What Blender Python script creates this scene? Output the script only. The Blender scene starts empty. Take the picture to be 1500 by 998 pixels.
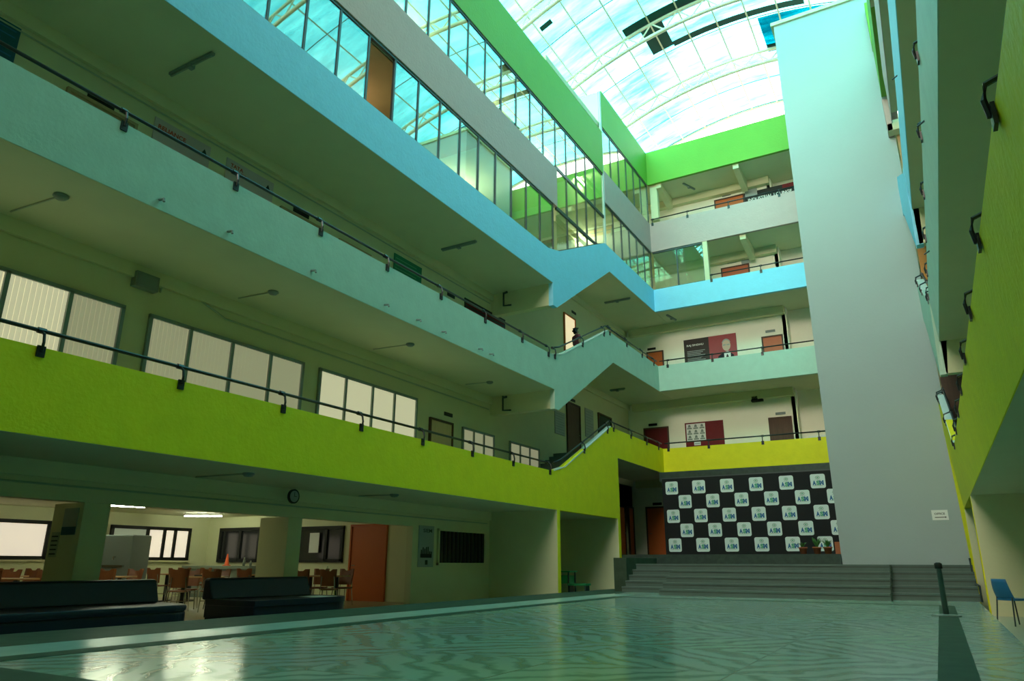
import bpy, math, random
from mathutils import Vector, Matrix
from mathutils.geometry import tessellate_polygon
random.seed(7)
sc = bpy.context.scene
COL = sc.collection
PI = math.pi

# ------------------------------------------------------------------ materials
def _nt(name):
    m = bpy.data.materials.new(name); m.use_nodes = True
    nt = m.node_tree; nt.nodes.clear()
    out = nt.nodes.new('ShaderNodeOutputMaterial')
    return m, nt, out

def paint(name, col, rough=0.7, mottle=0.08, scale=1.5, bump=0.0, spec=0.3, metal=0.0, stain=0.0):
    m, nt, out = _nt(name)
    b = nt.nodes.new('ShaderNodeBsdfPrincipled')
    b.inputs['Roughness'].default_value = rough
    b.inputs['Metallic'].default_value = metal
    b.inputs['Specular IOR Level'].default_value = spec
    nt.links.new(b.outputs[0], out.inputs[0])
    c = (*col, 1)
    if mottle <= 0:
        b.inputs['Base Color'].default_value = c
    else:
        geo = nt.nodes.new('ShaderNodeNewGeometry')
        n = nt.nodes.new('ShaderNodeTexNoise'); n.inputs['Scale'].default_value = scale; n.inputs['Detail'].default_value = 5
        nt.links.new(geo.outputs['Position'], n.inputs['Vector'])
        mx = nt.nodes.new('ShaderNodeMix'); mx.data_type = 'RGBA'
        mx.inputs[6].default_value = (*[x * (1 - mottle) for x in col], 1)
        mx.inputs[7].default_value = (*[min(1, x * (1 + mottle)) for x in col], 1)
        nt.links.new(n.outputs['Fac'], mx.inputs[0])
        last = mx.outputs[2]
        if stain > 0:
            n2 = nt.nodes.new('ShaderNodeTexNoise'); n2.inputs['Scale'].default_value = 0.9; n2.inputs['Detail'].default_value = 8
            n2.inputs['Roughness'].default_value = 0.7
            nt.links.new(geo.outputs['Position'], n2.inputs['Vector'])
            r = nt.nodes.new('ShaderNodeValToRGB'); r.color_ramp.elements[0].position = 0.62; r.color_ramp.elements[1].position = 0.74
            r.color_ramp.elements[0].color = (0, 0, 0, 1); r.color_ramp.elements[1].color = (stain, stain, stain, 1)
            nt.links.new(n2.outputs['Fac'], r.inputs[0])
            m2 = nt.nodes.new('ShaderNodeMix'); m2.data_type = 'RGBA'
            nt.links.new(r.outputs[0], m2.inputs[0]); nt.links.new(last, m2.inputs[6])
            m2.inputs[7].default_value = (*[x * .6 for x in col], 1)
            last = m2.outputs[2]
        nt.links.new(last, b.inputs['Base Color'])
        if bump > 0:
            n3 = nt.nodes.new('ShaderNodeTexNoise'); n3.inputs['Scale'].default_value = 14; n3.inputs['Detail'].default_value = 4
            nt.links.new(geo.outputs['Position'], n3.inputs['Vector'])
            bp = nt.nodes.new('ShaderNodeBump'); bp.inputs['Strength'].default_value = bump; bp.inputs['Distance'].default_value = 0.03
            nt.links.new(n3.outputs['Fac'], bp.inputs['Height']); nt.links.new(bp.outputs[0], b.inputs['Normal'])
    return m

def emit(name, col, strength, base=None):
    m, nt, out = _nt(name)
    b = nt.nodes.new('ShaderNodeBsdfPrincipled')
    b.inputs['Base Color'].default_value = (*(base or col), 1)
    b.inputs['Emission Color'].default_value = (*col, 1)
    b.inputs['Emission Strength'].default_value = strength
    nt.links.new(b.outputs[0], out.inputs[0])
    return m

def glass(name, tint, refl, k=1.5):
    m, nt, out = _nt(name)
    t = nt.nodes.new('ShaderNodeBsdfTransparent'); t.inputs[0].default_value = (*tint, 1)
    g = nt.nodes.new('ShaderNodeBsdfGlossy'); g.inputs['Roughness'].default_value = 0.015
    g.inputs['Color'].default_value = (0.9, 0.98, 0.95, 1)
    geo = nt.nodes.new('ShaderNodeNewGeometry')
    dp = nt.nodes.new('ShaderNodeVectorMath'); dp.operation = 'DOT_PRODUCT'
    nt.links.new(geo.outputs['Incoming'], dp.inputs[0]); nt.links.new(geo.outputs['Normal'], dp.inputs[1])
    ab = nt.nodes.new('ShaderNodeMath'); ab.operation = 'ABSOLUTE'; nt.links.new(dp.outputs['Value'], ab.inputs[0])
    om = nt.nodes.new('ShaderNodeMath'); om.operation = 'SUBTRACT'; om.inputs[0].default_value = 1; nt.links.new(ab.outputs[0], om.inputs[1])
    f = nt.nodes.new('ShaderNodeMath'); f.operation = 'POWER'; f.inputs[1].default_value = 4; nt.links.new(om.outputs[0], f.inputs[0])
    a = nt.nodes.new('ShaderNodeMath'); a.operation = 'MULTIPLY_ADD'; a.use_clamp = True
    a.inputs[1].default_value = k; a.inputs[2].default_value = refl
    nt.links.new(f.outputs[0], a.inputs[0])
    mx = nt.nodes.new('ShaderNodeMixShader')
    nt.links.new(a.outputs[0], mx.inputs[0]); nt.links.new(t.outputs[0], mx.inputs[1]); nt.links.new(g.outputs[0], mx.inputs[2])
    nt.links.new(mx.outputs[0], out.inputs[0])
    return m

def sheet_mat(name, c1, c2):
    m, nt, out = _nt(name)
    geo = nt.nodes.new('ShaderNodeNewGeometry')
    mp = nt.nodes.new('ShaderNodeMapping'); mp.inputs['Scale'].default_value = (0.35, 1.6, 0.35)
    mp.inputs['Rotation'].default_value = (0, 0, 0.35)
    nt.links.new(geo.outputs['Position'], mp.inputs[0])
    n = nt.nodes.new('ShaderNodeTexNoise'); n.inputs['Scale'].default_value = 0.8; n.inputs['Detail'].default_value = 6; n.inputs['Roughness'].default_value = 0.65
    nt.links.new(mp.outputs[0], n.inputs['Vector'])
    r = nt.nodes.new('ShaderNodeValToRGB')
    r.color_ramp.elements[0].position = 0.35; r.color_ramp.elements[0].color = (*c1, 1)
    r.color_ramp.elements[1].position = 0.68; r.color_ramp.elements[1].color = (*c2, 1)
    nt.links.new(n.outputs['Fac'], r.inputs[0])
    t = nt.nodes.new('ShaderNodeBsdfTransparent'); nt.links.new(r.outputs[0], t.inputs[0])
    d = nt.nodes.new('ShaderNodeBsdfTranslucent'); nt.links.new(r.outputs[0], d.inputs[0])
    mx = nt.nodes.new('ShaderNodeMixShader'); mx.inputs[0].default_value = 0.12
    nt.links.new(t.outputs[0], mx.inputs[1]); nt.links.new(d.outputs[0], mx.inputs[2])
    nt.links.new(mx.outputs[0], out.inputs[0])
    return m

def marble(name, base, vein, rough):
    m, nt, out = _nt(name)
    L = nt.links
    b = nt.nodes.new('ShaderNodeBsdfPrincipled'); b.inputs['Roughness'].default_value = rough
    b.inputs['Specular IOR Level'].default_value = 0.34
    L.new(b.outputs[0], out.inputs[0])
    geo = nt.nodes.new('ShaderNodeNewGeometry')
    # slabs 1.8 m, each with veining turned its own way (bookmatched)
    mp = nt.nodes.new('ShaderNodeVectorMath'); mp.operation = 'SCALE'; mp.inputs['Scale'].default_value = 1 / 1.55
    L.new(geo.outputs['Position'], mp.inputs[0])
    fl = nt.nodes.new('ShaderNodeVectorMath'); fl.operation = 'FLOOR'; L.new(mp.outputs[0], fl.inputs[0])
    wn = nt.nodes.new('ShaderNodeTexWhiteNoise'); wn.noise_dimensions = '2D'; L.new(fl.outputs[0], wn.inputs['Vector'])
    pp = nt.nodes.new('ShaderNodeVectorMath'); pp.operation = 'PINGPONG' if False else 'WRAP'
    pp.inputs[1].default_value = (2, 2, 2); pp.inputs[2].default_value = (0, 0, 0); L.new(mp.outputs[0], pp.inputs[0])
    sep = nt.nodes.new('ShaderNodeSeparateXYZ'); L.new(mp.outputs[0], sep.inputs[0])
    px = nt.nodes.new('ShaderNodeMath'); px.operation = 'PINGPONG'; px.inputs[1].default_value = 1; L.new(sep.outputs[0], px.inputs[0])
    py = nt.nodes.new('ShaderNodeMath'); py.operation = 'PINGPONG'; py.inputs[1].default_value = 1; L.new(sep.outputs[1], py.inputs[0])
    cmb = nt.nodes.new('ShaderNodeCombineXYZ'); L.new(px.outputs[0], cmb.inputs[0]); L.new(py.outputs[0], cmb.inputs[1])
    wv = nt.nodes.new('ShaderNodeMath'); wv.operation = 'MULTIPLY'; wv.inputs[1].default_value = 3.0; L.new(wn.outputs['Value'], wv.inputs[0])
    L.new(wv.outputs[0], cmb.inputs[2])
    w = nt.nodes.new('ShaderNodeTexWave'); w.wave_type = 'BANDS'; w.bands_direction = 'DIAGONAL'
    w.inputs['Scale'].default_value = 2.3; w.inputs['Distortion'].default_value = 7.0; w.inputs['Detail'].default_value = 4
    w.inputs['Detail Scale'].default_value = 1.3
    L.new(cmb.outputs[0], w.inputs['Vector'])
    r = nt.nodes.new('ShaderNodeValToRGB'); r.color_ramp.elements[0].position = 0.0; r.color_ramp.elements[0].color = (*vein, 1)
    r.color_ramp.elements[1].position = 0.62; r.color_ramp.elements[1].color = (*base, 1)
    L.new(w.outputs['Fac'], r.inputs[0])
    n = nt.nodes.new('ShaderNodeTexNoise'); n.inputs['Scale'].default_value = 0.6; n.inputs['Detail'].default_value = 5
    L.new(geo.outputs['Position'], n.inputs['Vector'])
    mx = nt.nodes.new('ShaderNodeMix'); mx.data_type = 'RGBA'; mx.blend_type = 'MULTIPLY'; mx.inputs[0].default_value = 0.35
    L.new(r.outputs[0], mx.inputs[6]); L.new(n.outputs['Color'], mx.inputs[7])
    # joints
    fx = nt.nodes.new('ShaderNodeMath'); fx.operation = 'FRACT'; L.new(sep.outputs[0], fx.inputs[0])
    fy = nt.nodes.new('ShaderNodeMath'); fy.operation = 'FRACT'; L.new(sep.outputs[1], fy.inputs[0])
    mn = nt.nodes.new('ShaderNodeMath'); mn.operation = 'MINIMUM'; L.new(fx.outputs[0], mn.inputs[0]); L.new(fy.outputs[0], mn.inputs[1])
    lt = nt.nodes.new('ShaderNodeMath'); lt.operation = 'LESS_THAN'; lt.inputs[1].default_value = 0.010; L.new(mn.outputs[0], lt.inputs[0])
    m3 = nt.nodes.new('ShaderNodeMix'); m3.data_type = 'RGBA'; L.new(lt.outputs[0], m3.inputs[0])
    L.new(mx.outputs[2], m3.inputs[6]); m3.inputs[7].default_value = (*[x * .45 for x in base], 1)
    L.new(m3.outputs[2], b.inputs['Base Color'])
    nb = nt.nodes.new('ShaderNodeTexNoise'); nb.inputs['Scale'].default_value = 2.2; L.new(geo.outputs['Position'], nb.inputs['Vector'])
    bp = nt.nodes.new('ShaderNodeBump'); bp.inputs['Strength'].default_value = 0.02; bp.inputs['Distance'].default_value = 0.02
    L.new(nb.outputs['Fac'], bp.inputs['Height']); L.new(bp.outputs[0], b.inputs['Normal'])
    return m

def wood(name, c1, c2, rough=0.45, axis=2):
    m, nt, out = _nt(name); L = nt.links
    b = nt.nodes.new('ShaderNodeBsdfPrincipled'); b.inputs['Roughness'].default_value = rough
    L.new(b.outputs[0], out.inputs[0])
    tc = nt.nodes.new('ShaderNodeTexCoord')
    mp = nt.nodes.new('ShaderNodeMapping'); s = [14, 14, 14]; s[axis] = 1.2; mp.inputs['Scale'].default_value = s
    L.new(tc.outputs['Object'], mp.inputs[0])
    n = nt.nodes.new('ShaderNodeTexNoise'); n.inputs['Scale'].default_value = 1.0; n.inputs['Detail'].default_value = 6
    L.new(mp.outputs[0], n.inputs['Vector'])
    r = nt.nodes.new('ShaderNodeMix'); r.data_type = 'RGBA'; r.inputs[6].default_value = (*c1, 1); r.inputs[7].default_value = (*c2, 1)
    L.new(n.outputs['Fac'], r.inputs[0]); L.new(r.outputs[2], b.inputs['Base Color'])
    return m

MT = dict(
    lime=paint('lime_paint', (0.86, 0.76, 0.012), 0.6, 0.10, 3, 0.25, stain=0.12),
    teal=paint('pale_teal_paint', (0.46, 0.64, 0.53), 0.6, 0.10, 3, 0.18, stain=0.15),
    blue=paint('sky_blue_paint', (0.26, 0.68, 0.92), 0.6, 0.07, 3, 0.3, stain=0.12),
    white=paint('grey_white_paint', (0.52, 0.37, 0.34), 0.6, 0.06, 3, 0.3, stain=0.08),
    green=paint('leaf_green_paint', (0.17, 0.385, 0.038), 0.6, 0.06, 2, 0.2),
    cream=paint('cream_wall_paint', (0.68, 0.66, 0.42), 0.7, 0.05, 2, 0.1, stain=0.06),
    cream_lit=paint('cream_paint_lit', (0.92, 0.90, 0.76), 0.6, 0.03, 2),  # same cream, lightened: stronger light on the far walls put into colour
    hallcream=paint('hall_cream_paint', (0.74, 0.76, 0.50), 0.7, 0.05, 2, 0.1, stain=0.06),
    soffit=paint('soffit_paint', (0.62, 0.63, 0.42), 0.75, 0.05, 2),
    shaft=paint('grey_shaft_paint', (0.37, 0.44, 0.44), 0.55, 0.05, 0.7, 0.1, stain=0.10),
    tan=paint('brown_partition', (0.46, 0.31, 0.15), 0.6, 0.1, 2),
    tanorange=paint('orange_brown_partition', (0.62, 0.24, 0.06), 0.6, 0.1, 2),
    palebrown=paint('pale_brown_door', (0.42, 0.32, 0.18), 0.6, 0.1, 2),
    peach=paint('cream_wall_bright_lit', (0.75, 0.66, 0.50), 0.7, 0.04),  # cream wall; the peach tint carries the bright light falling on it
    marble=marble('green_white_marble', (0.46, 0.56, 0.46), (0.26, 0.35, 0.27), 0.17),
    marble_light=paint('plain_light_marble', (0.45, 0.60, 0.52), 0.2, 0.15, 3, spec=0.5),
    marble_dark=paint('dark_green_marble', (0.06, 0.09, 0.06), 0.6, 0.3, 4, spec=0.05),
    granite=paint('black_granite', (0.05, 0.07, 0.06), 0.25, 0.3, 6, spec=0.5),
    step=paint('grey_step_stone', (0.12, 0.17, 0.15), 0.4, 0.15, 5),
    step_nose=paint('dark_step_edge', (0.09, 0.11, 0.10), 0.35, 0.15, 5),
    tile=paint('beige_hall_tile', (0.45, 0.40, 0.27), 0.3, 0.1, 2),
    black=paint('black_metal', (0.012, 0.015, 0.015), 0.35, 0, spec=0.5),
    dark=paint('dark_aluminium', (0.035, 0.05, 0.05), 0.4, 0, spec=0.5),
    alum=paint('grey_aluminium', (0.25, 0.30, 0.27), 0.4, 0, metal=0.5),
    steel=paint('beige_painted_steel', (0.92, 0.62, 0.46), 0.5, 0.05),
    chrome=paint('chrome', (0.6, 0.6, 0.58), 0.2, 0, metal=1.0),
    orange=paint('orange_door_laminate', (0.55, 0.13, 0.03), 0.45, 0.06),
    redo=paint('red_brown_laminate', (0.50, 0.12, 0.05), 0.5, 0.06),
    darkwood=wood('dark_brown_wood', (0.05, 0.022, 0.014), (0.13, 0.06, 0.035), 0.65),
    palewood=wood('pale_tan_wood', (0.62, 0.45, 0.24), (0.72, 0.52, 0.3)),
    chairwood=wood('brown_plywood', (0.20, 0.06, 0.022), (0.30, 0.10, 0.035), 0.35),
    tablewood=wood('light_table_laminate', (0.50, 0.28, 0.11), (0.6, 0.36, 0.15), 0.35, 0),
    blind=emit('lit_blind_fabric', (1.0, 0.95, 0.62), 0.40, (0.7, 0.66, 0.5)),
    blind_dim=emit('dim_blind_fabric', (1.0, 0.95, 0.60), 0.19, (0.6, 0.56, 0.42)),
    daylit=emit('daylit_frosted_pane', (1.0, 0.88, 0.72), 0.55),
    gardenpane=emit('daylit_garden_pane', (0.55, 0.62, 0.5), 0.15),
    litroom=emit('lit_room_glow', (1.0, 0.80, 0.50), 0.7),
    tube=emit('tube_light', (0.95, 1.0, 0.72), 60),
    fill_tube_warm=emit('warm_fill_tube', (1.0, 0.85, 0.60), 60),
    fill_tube_pale=emit('pale_fill_tube', (0.97, 1.0, 0.75), 330),
    tube_off=paint('unlit_tube', (0.30, 0.36, 0.30), 0.4, 0),
    glass=glass('tinted_reflective_glass', (0.80, 0.92, 0.84), 0.20, 1.0),
    glasslow=glass('lightly_tinted_glass', (0.86, 0.95, 0.86), 0.10, 0.9),
    glassclear=glass('clear_glass', (0.80, 0.90, 0.84), 0.06),
    darkglass=paint('dark_window_glass', (0.02, 0.022, 0.024), 0.12, 0, spec=0.6),
    navy=paint('navy_leather', (0.004, 0.012, 0.030), 0.4, 0.1, 4, spec=0.5),
    navybase=paint('black_sofa_base', (0.008, 0.014, 0.02), 0.5, 0),
    paper=paint('white_paper', (0.80, 0.82, 0.80), 0.6, 0),
    bannerblack=paint('black_banner_cloth', (0.008, 0.009, 0.010), 0.7, 0),
    logoblue=paint('logo_blue', (0.03, 0.15, 0.35), 0.6, 0),
    logogreen=paint('logo_green', (0.12, 0.42, 0.25), 0.6, 0),
    logogrey=paint('logo_grey_green', (0.35, 0.48, 0.40), 0.6, 0),
    tilewhite=paint('logo_tile_white', (0.72, 0.84, 0.80), 0.6, 0),
    postergrey=paint('pinkish_grey_poster', (0.55, 0.46, 0.48), 0.5, 0.1, 1),
    posterbg=paint('grey_poster', (0.34, 0.38, 0.38), 0.5, 0.1, 1),
    red=paint('red_print', (0.45, 0.05, 0.03), 0.5, 0),
    maroon=paint('maroon_board', (0.16, 0.008, 0.012), 0.6, 0.1),
    posterdark=paint('poster_dark', (0.035, 0.025, 0.022), 0.5, 0),
    posterred=paint('poster_crimson', (0.36, 0.06, 0.07), 0.5, 0.2, 1),
    skin=paint('skin', (0.50, 0.30, 0.20), 0.5, 0),
    skinpale=paint('printed_skin', (0.62, 0.47, 0.38), 0.5, 0),
    hair=paint('black_hair', (0.01, 0.008, 0.008), 0.5, 0),
    shirt=paint('maroon_shirt', (0.20, 0.05, 0.08), 0.8, 0.2, 20),
    trousers=paint('dark_trousers', (0.02, 0.02, 0.03), 0.8, 0),
    boardgreen=paint('green_notice_board', (0.02, 0.22, 0.12), 0.6, 0.05),
    signblue=paint('dark_blue_sign', (0.01, 0.10, 0.16), 0.5, 0.05),
    signblack=paint('black_sign', (0.012, 0.014, 0.012), 0.5, 0),
    greybox=paint('grey_box', (0.22, 0.27, 0.25), 0.5, 0.05),
    conduit=paint('conduit_paint', (0.40, 0.45, 0.34), 0.6, 0),
    terracotta=paint('terracotta', (0.42, 0.14, 0.06), 0.7, 0.1),
    leaf=paint('plant_leaf', (0.05, 0.20, 0.04), 0.5, 0.3, 10),
    coneorange=paint('orange_plastic', (0.85, 0.14, 0.04), 0.4, 0),
    counter=paint('grey_green_counter', (0.22, 0.27, 0.22), 0.4, 0.1),
    bluechair=paint('blue_plastic', (0.02, 0.16, 0.36), 0.35, 0, spec=0.5),
    greenplastic=paint('green_plastic', (0.05, 0.32, 0.12), 0.4, 0),
    tarp=paint('dark_green_tarp', (0.01, 0.06, 0.05), 0.7, 0.2),
    trimwhite=paint('white_coping', (0.66, 0.74, 0.68), 0.5, 0.04),
    sheet_cyan=sheet_mat('cyan_roof_sheet', (0.05, 0.46, 0.54), (0.19, 0.84, 0.88)),
    sheet_dim=sheet_mat('greenish_roof_sheet', (0.14, 0.45, 0.36), (0.36, 0.85, 0.68)),
    sheet_pale=sheet_mat('pale_roof_sheet', (0.05, 0.56, 0.64), (0.30, 0.97, 1.0)),  # lighter tint for the two bays towards the gable
    sheet_teal=sheet_mat('deep_teal_roof_sheet', (0.01, 0.16, 0.20), (0.03, 0.40, 0.46)),
)

# ------------------------------------------------------------------ mesh builder
class MB:
    def __init__(s): s.v = []; s.f = []; s.m = []
    def add(s, vs, fs, mi=0):
        n = len(s.v); s.v += [tuple(p) for p in vs]
        for f in fs: s.f.append(tuple(i + n for i in f)); s.m.append(mi)
        return s
    def box(s, x0, x1, y0, y1, z0, z1, mi=0):
        x0, x1 = sorted((x0, x1)); y0, y1 = sorted((y0, y1)); z0, z1 = sorted((z0, z1))
        return s.add([(x0, y0, z0), (x1, y0, z0), (x1, y1, z0), (x0, y1, z0), (x0, y0, z1), (x1, y0, z1), (x1, y1, z1), (x0, y1, z1)],
              [(0, 3, 2, 1), (4, 5, 6, 7), (0, 1, 5, 4), (1, 2, 6, 5), (2, 3, 7, 6), (3, 0, 4, 7)], mi)
    def prism(s, poly, fa, fb, mi=0):
        """poly: 2-D points; fa, fb map a 2-D point to the 3-D front and back point"""
        n = len(poly); tri = tessellate_polygon([[Vector((p[0], p[1], 0)) for p in poly]])
        vs = [fa(*p) for p in poly] + [fb(*p) for p in poly]
        fs = [tuple(t) for t in tri] + [tuple(i + n for i in reversed(t)) for t in tri]
        for i in range(n): fs.append((i, i + n, (i + 1) % n + n, (i + 1) % n))
        return s.add(vs, fs, mi)
    def tube(s, pts, r, mi=0, n=8, closed=False):
        pts = [Vector(p) for p in pts]; base = len(s.v); k = len(pts)
        up = Vector((0, 0, 1)); rings = []
        for i, p in enumerate(pts):
            a = pts[max(i - 1, 0)]; b = pts[min(i + 1, k - 1)]
            t = (b - a).normalized()
            ref = up if abs(t.dot(up)) < 0.95 else Vector((1, 0, 0))
            u = t.cross(ref).normalized(); w = u.cross(t).normalized()
            rr = r[i] if isinstance(r, (list, tuple)) else r
            for j in range(n):
                an = 2 * PI * j / n
                rings.append(tuple(p + u * math.cos(an) * rr + w * math.sin(an) * rr))
        fs = []
        for i in range(k - 1):
            for j in range(n):
                fs.append((i * n + j, i * n + (j + 1) % n, (i + 1) * n + (j + 1) % n, (i + 1) * n + j))
        fs.append(tuple(range(n - 1, -1, -1))); fs.append(tuple((k - 1) * n + j for j in range(n)))
        return s.add(rings, fs, mi)
    def lathe(s, prof, c, mi=0, n=20):
        vs = []; fs = []
        for r, z in prof:
            for j in range(n):
                a = 2 * PI * j / n; vs.append((c[0] + r * math.cos(a), c[1] + r * math.sin(a), c[2] + z))
        for i in range(len(prof) - 1):
            for j in range(n): fs.append((i * n + j, i * n + (j + 1) % n, (i + 1) * n + (j + 1) % n, (i + 1) * n + j))
        fs.append(tuple(range(n - 1, -1, -1))); fs.append(tuple((len(prof) - 1) * n + j for j in range(n)))
        return s.add(vs, fs, mi)
    def build(s, name, mats, parent=None, smooth=False, bevel=0, loc=None):
        if not isinstance(mats, (list, tuple)): mats = [mats]
        me = bpy.data.meshes.new(name); me.from_pydata(s.v, [], s.f)
        for m in mats: me.materials.append(MT[m] if isinstance(m, str) else m)
        for p, mi in zip(me.polygons, s.m): p.material_index = mi; p.use_smooth = smooth
        me.validate(); me.update()
        import bmesh
        bm = bmesh.new(); bm.from_mesh(me); bmesh.ops.recalc_face_normals(bm, faces=bm.faces); bm.to_mesh(me); bm.free()
        o = bpy.data.objects.new(name, me); COL.objects.link(o)
        if parent: o.parent = parent
        if loc: o.location = loc
        if bevel:
            b = o.modifiers.new('bevel', 'BEVEL'); b.width = bevel; b.segments = 2; b.limit_method = 'ANGLE'
        return o

def tag(o, label=None, cat=None, group=None, kind=None):
    if label: o['label'] = label
    if cat: o['category'] = cat
    if group: o['group'] = group
    if kind: o['kind'] = kind
    return o
def thing(name, label, cat, loc=(0, 0, 0), rz=0, group=None, kind=None):
    o = bpy.data.objects.new(name, None); COL.objects.link(o); o.location = loc; o.rotation_euler = (0, 0, rz)
    return tag(o, label, cat, group, kind)
def struct(o, label, cat): return tag(o, label, cat, kind='structure')
def kids(o): return [c for c in bpy.data.objects if c.parent == o]
def dup(o, loc=None, rz=None, label=None, parent=None):
    ch = kids(o)
    c = o.copy(); COL.objects.link(c)
    if parent is not None: c.parent = parent
    if loc is not None: c.location = loc
    if rz is not None: c.rotation_euler = (0, 0, rz)
    if label: c['label'] = label
    for k in ch: dup(k, parent=c)
    return c

_txt = {}
def text_geo(body, bold=0.0):
    if (body, bold) in _txt: return _txt[(body, bold)]
    cu = bpy.data.curves.new('t', 'FONT'); cu.body = body; cu.size = 1; cu.offset = bold; cu.resolution_u = 3
    o = bpy.data.objects.new('t', cu); COL.objects.link(o)
    bpy.context.view_layer.update()
    me = bpy.data.meshes.new_from_object(o.evaluated_get(bpy.context.evaluated_depsgraph_get()))
    vs = [tuple(v.co) for v in me.vertices]; fs = [tuple(p.vertices) for p in me.polygons]
    bpy.data.objects.remove(o); bpy.data.curves.remove(cu); bpy.data.meshes.remove(me)
    xs = [v[0] for v in vs]; ys = [v[1] for v in vs]
    x0, x1, y0, y1 = min(xs), max(xs), min(ys), max(ys)
    vs = [((v[0] - x0) / (x1 - x0), (v[1] - y0) / (y1 - y0)) for v in vs]
    _txt[(body, bold)] = (vs, fs)
    return vs, fs
def put_text(mb, body, P, U, V, w, h, mi, bold=0.02):
    """text w wide and h high from lower-left corner P along unit vectors U, V"""
    vs, fs = text_geo(body, bold); P, U, V = Vector(P), Vector(U), Vector(V)
    mb.add([P + U * a * w + V * b * h for a, b in vs], fs, mi)

# ------------------------------------------------------------------ dimensions
A = -9.74; WL = -12.1; WR = 3.15
Y0 = -7.0; YA = 19.8; YB = 24.7; YC = 30.33; YW = 32.6
ST = 1.13; FL = -0.25
_xr = [(-.25, .80), (2.36, .83), (3.49, .69), (4.54, .68), (5.6, .67), (6.06, .77), (7.16, .71), (8.17, .668), (9.33, .66), (9.67, .70), (10.8, .665),
       (11.93, .62), (12.65, .62), (14.15, .60), (16.2, .58), (18.2, .57), (20.3, .55), (30, .55)]
def XR(z):
    if z <= _xr[0][0]: return _xr[0][1]
    for (a, xa), (b, xb) in zip(_xr, _xr[1:]):
        if z <= b: return xa + (xb - xa) * (z - a) / (b - a)
    return .55
def side_x(side, z): return A if side < 0 else XR(z)
LOW = [(2.36, 3.49), (6.06, 7.16), (9.67, 10.80), (12.65, 14.15), (16.2, 18.2)]
UP = [(4.54, 5.60), (8.17, 9.33), (11.93, 13.01), (14.92, 16.40), (18.5, 20.28)]
BM = ['lime', 'teal', 'blue', 'white', 'green']
LEVEL = ['first', 'second', 'third', 'fourth', 'top']
COLN = ['lime green', 'pale teal', 'sky blue', 'grey white', 'bright leaf green']

def curve_knee(y0, z0, y1, z1, n=6):
    """flat start easing into a straight slope, then up to the peak"""
    pts = []
    for i in range(n + 1):
        t = i / n; y = y0 + (y1 - y0) * t
        k = 0.16
        s = (t * t / (2 * k)) if t < k else (t - k / 2)
        pts.append((y, z0 + (z1 - z0) * s / (1 - k / 2)))
    return pts

YE = {-1: YC, 1: 25.2}
for side in (-1, 1):
    sn = 'left' if side < 0 else 'right'
    ye = YE[side] + (0.0 if side < 0 else 0)
    for i in range(5):
        (a, b), (c, d) = LOW[i], UP[i]
        if i == 0:
            poly = [(Y0, b)] + curve_knee(19.45, b, 24.35, d) + [(ye, d), (ye, c), (24.92, c), (24.92, FL), (YB, FL), (YB, a), (20.0, a), (20.0, FL), (YA, FL), (YA, a), (Y0, a)]
            parts = [poly]
        elif i in (1, 2):
            bl = (a - 0.62 if i == 1 else a - 0.79) - (0 if side < 0 else .22)
            parts = [[(Y0, b)] + curve_knee(19.45, b, 24.45, d) + [(ye, d), (ye, c), (24.85, c), (20.03, bl), (19.75, bl), (19.75, a), (Y0, a)]]
        elif i == 3:
            parts = [[(Y0, b), (20.2, b), (20.2, a), (Y0, a)], [(YB, d), (ye, d), (ye, c), (YB, c)]]
        else:
            parts = [[(Y0, b), (24.6, b), (24.6, a), (Y0, a)], [(YB, d), (ye, d), (ye, c), (YB, c)]]
        mb = MB()
        for poly in parts:
            if side > 0 and i == 0:
                poly = [(y, z) for y, z in poly]
            mb.prism(poly, lambda y, z: (side_x(side, z), y, z), lambda y, z: (side_x(side, z) + side * 0.16, y, z))
        o = mb.build('wall_' + sn, BM[i])
        w = {0: 'balcony wall of the first floor', 1: 'balcony wall of the second floor', 2: 'balcony wall of the third floor',
             3: 'band between the two glazed storeys', 4: 'parapet under the roof'}[i]
        struct(o, f'{COLN[i]} {w} on the {sn} side', 'wall')

# white coping on the stair parapets
for side in (-1, 1):
    sn = 'left' if side < 0 else 'right'
    for i in (0, 1):
        b, d = LOW[i][1], UP[i][1]
        mb = MB(); pts = curve_knee(19.6, b, 24.35 if i == 0 else 24.45, d)
        x = side_x(side, b)
        for (y1, z1), (y2, z2) in zip(pts, pts[1:]):
            mb.prism([(y1, z1), (y2, z2), (y2, z2 + .035), (y1, z1 + .035)], lambda y, z: (side_x(side, z) - side * .012, y, z), lambda y, z: (side_x(side, z) + side * .18, y, z))
        struct(mb.build('trim_' + sn, 'trimwhite'), f'white coping along the {LEVEL[i]} floor stair parapet, {sn} side', 'trim')

# far balcony walls
for i in range(5):
    c, d = UP[i]
    o = MB().box(A, 0.75, YC, YC + 0.16, c, d).build('wall_back', BM[i])
    struct(o, f'{COLN[i]} balcony wall across the far end, {LEVEL[i]} storey', 'wall')

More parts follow.
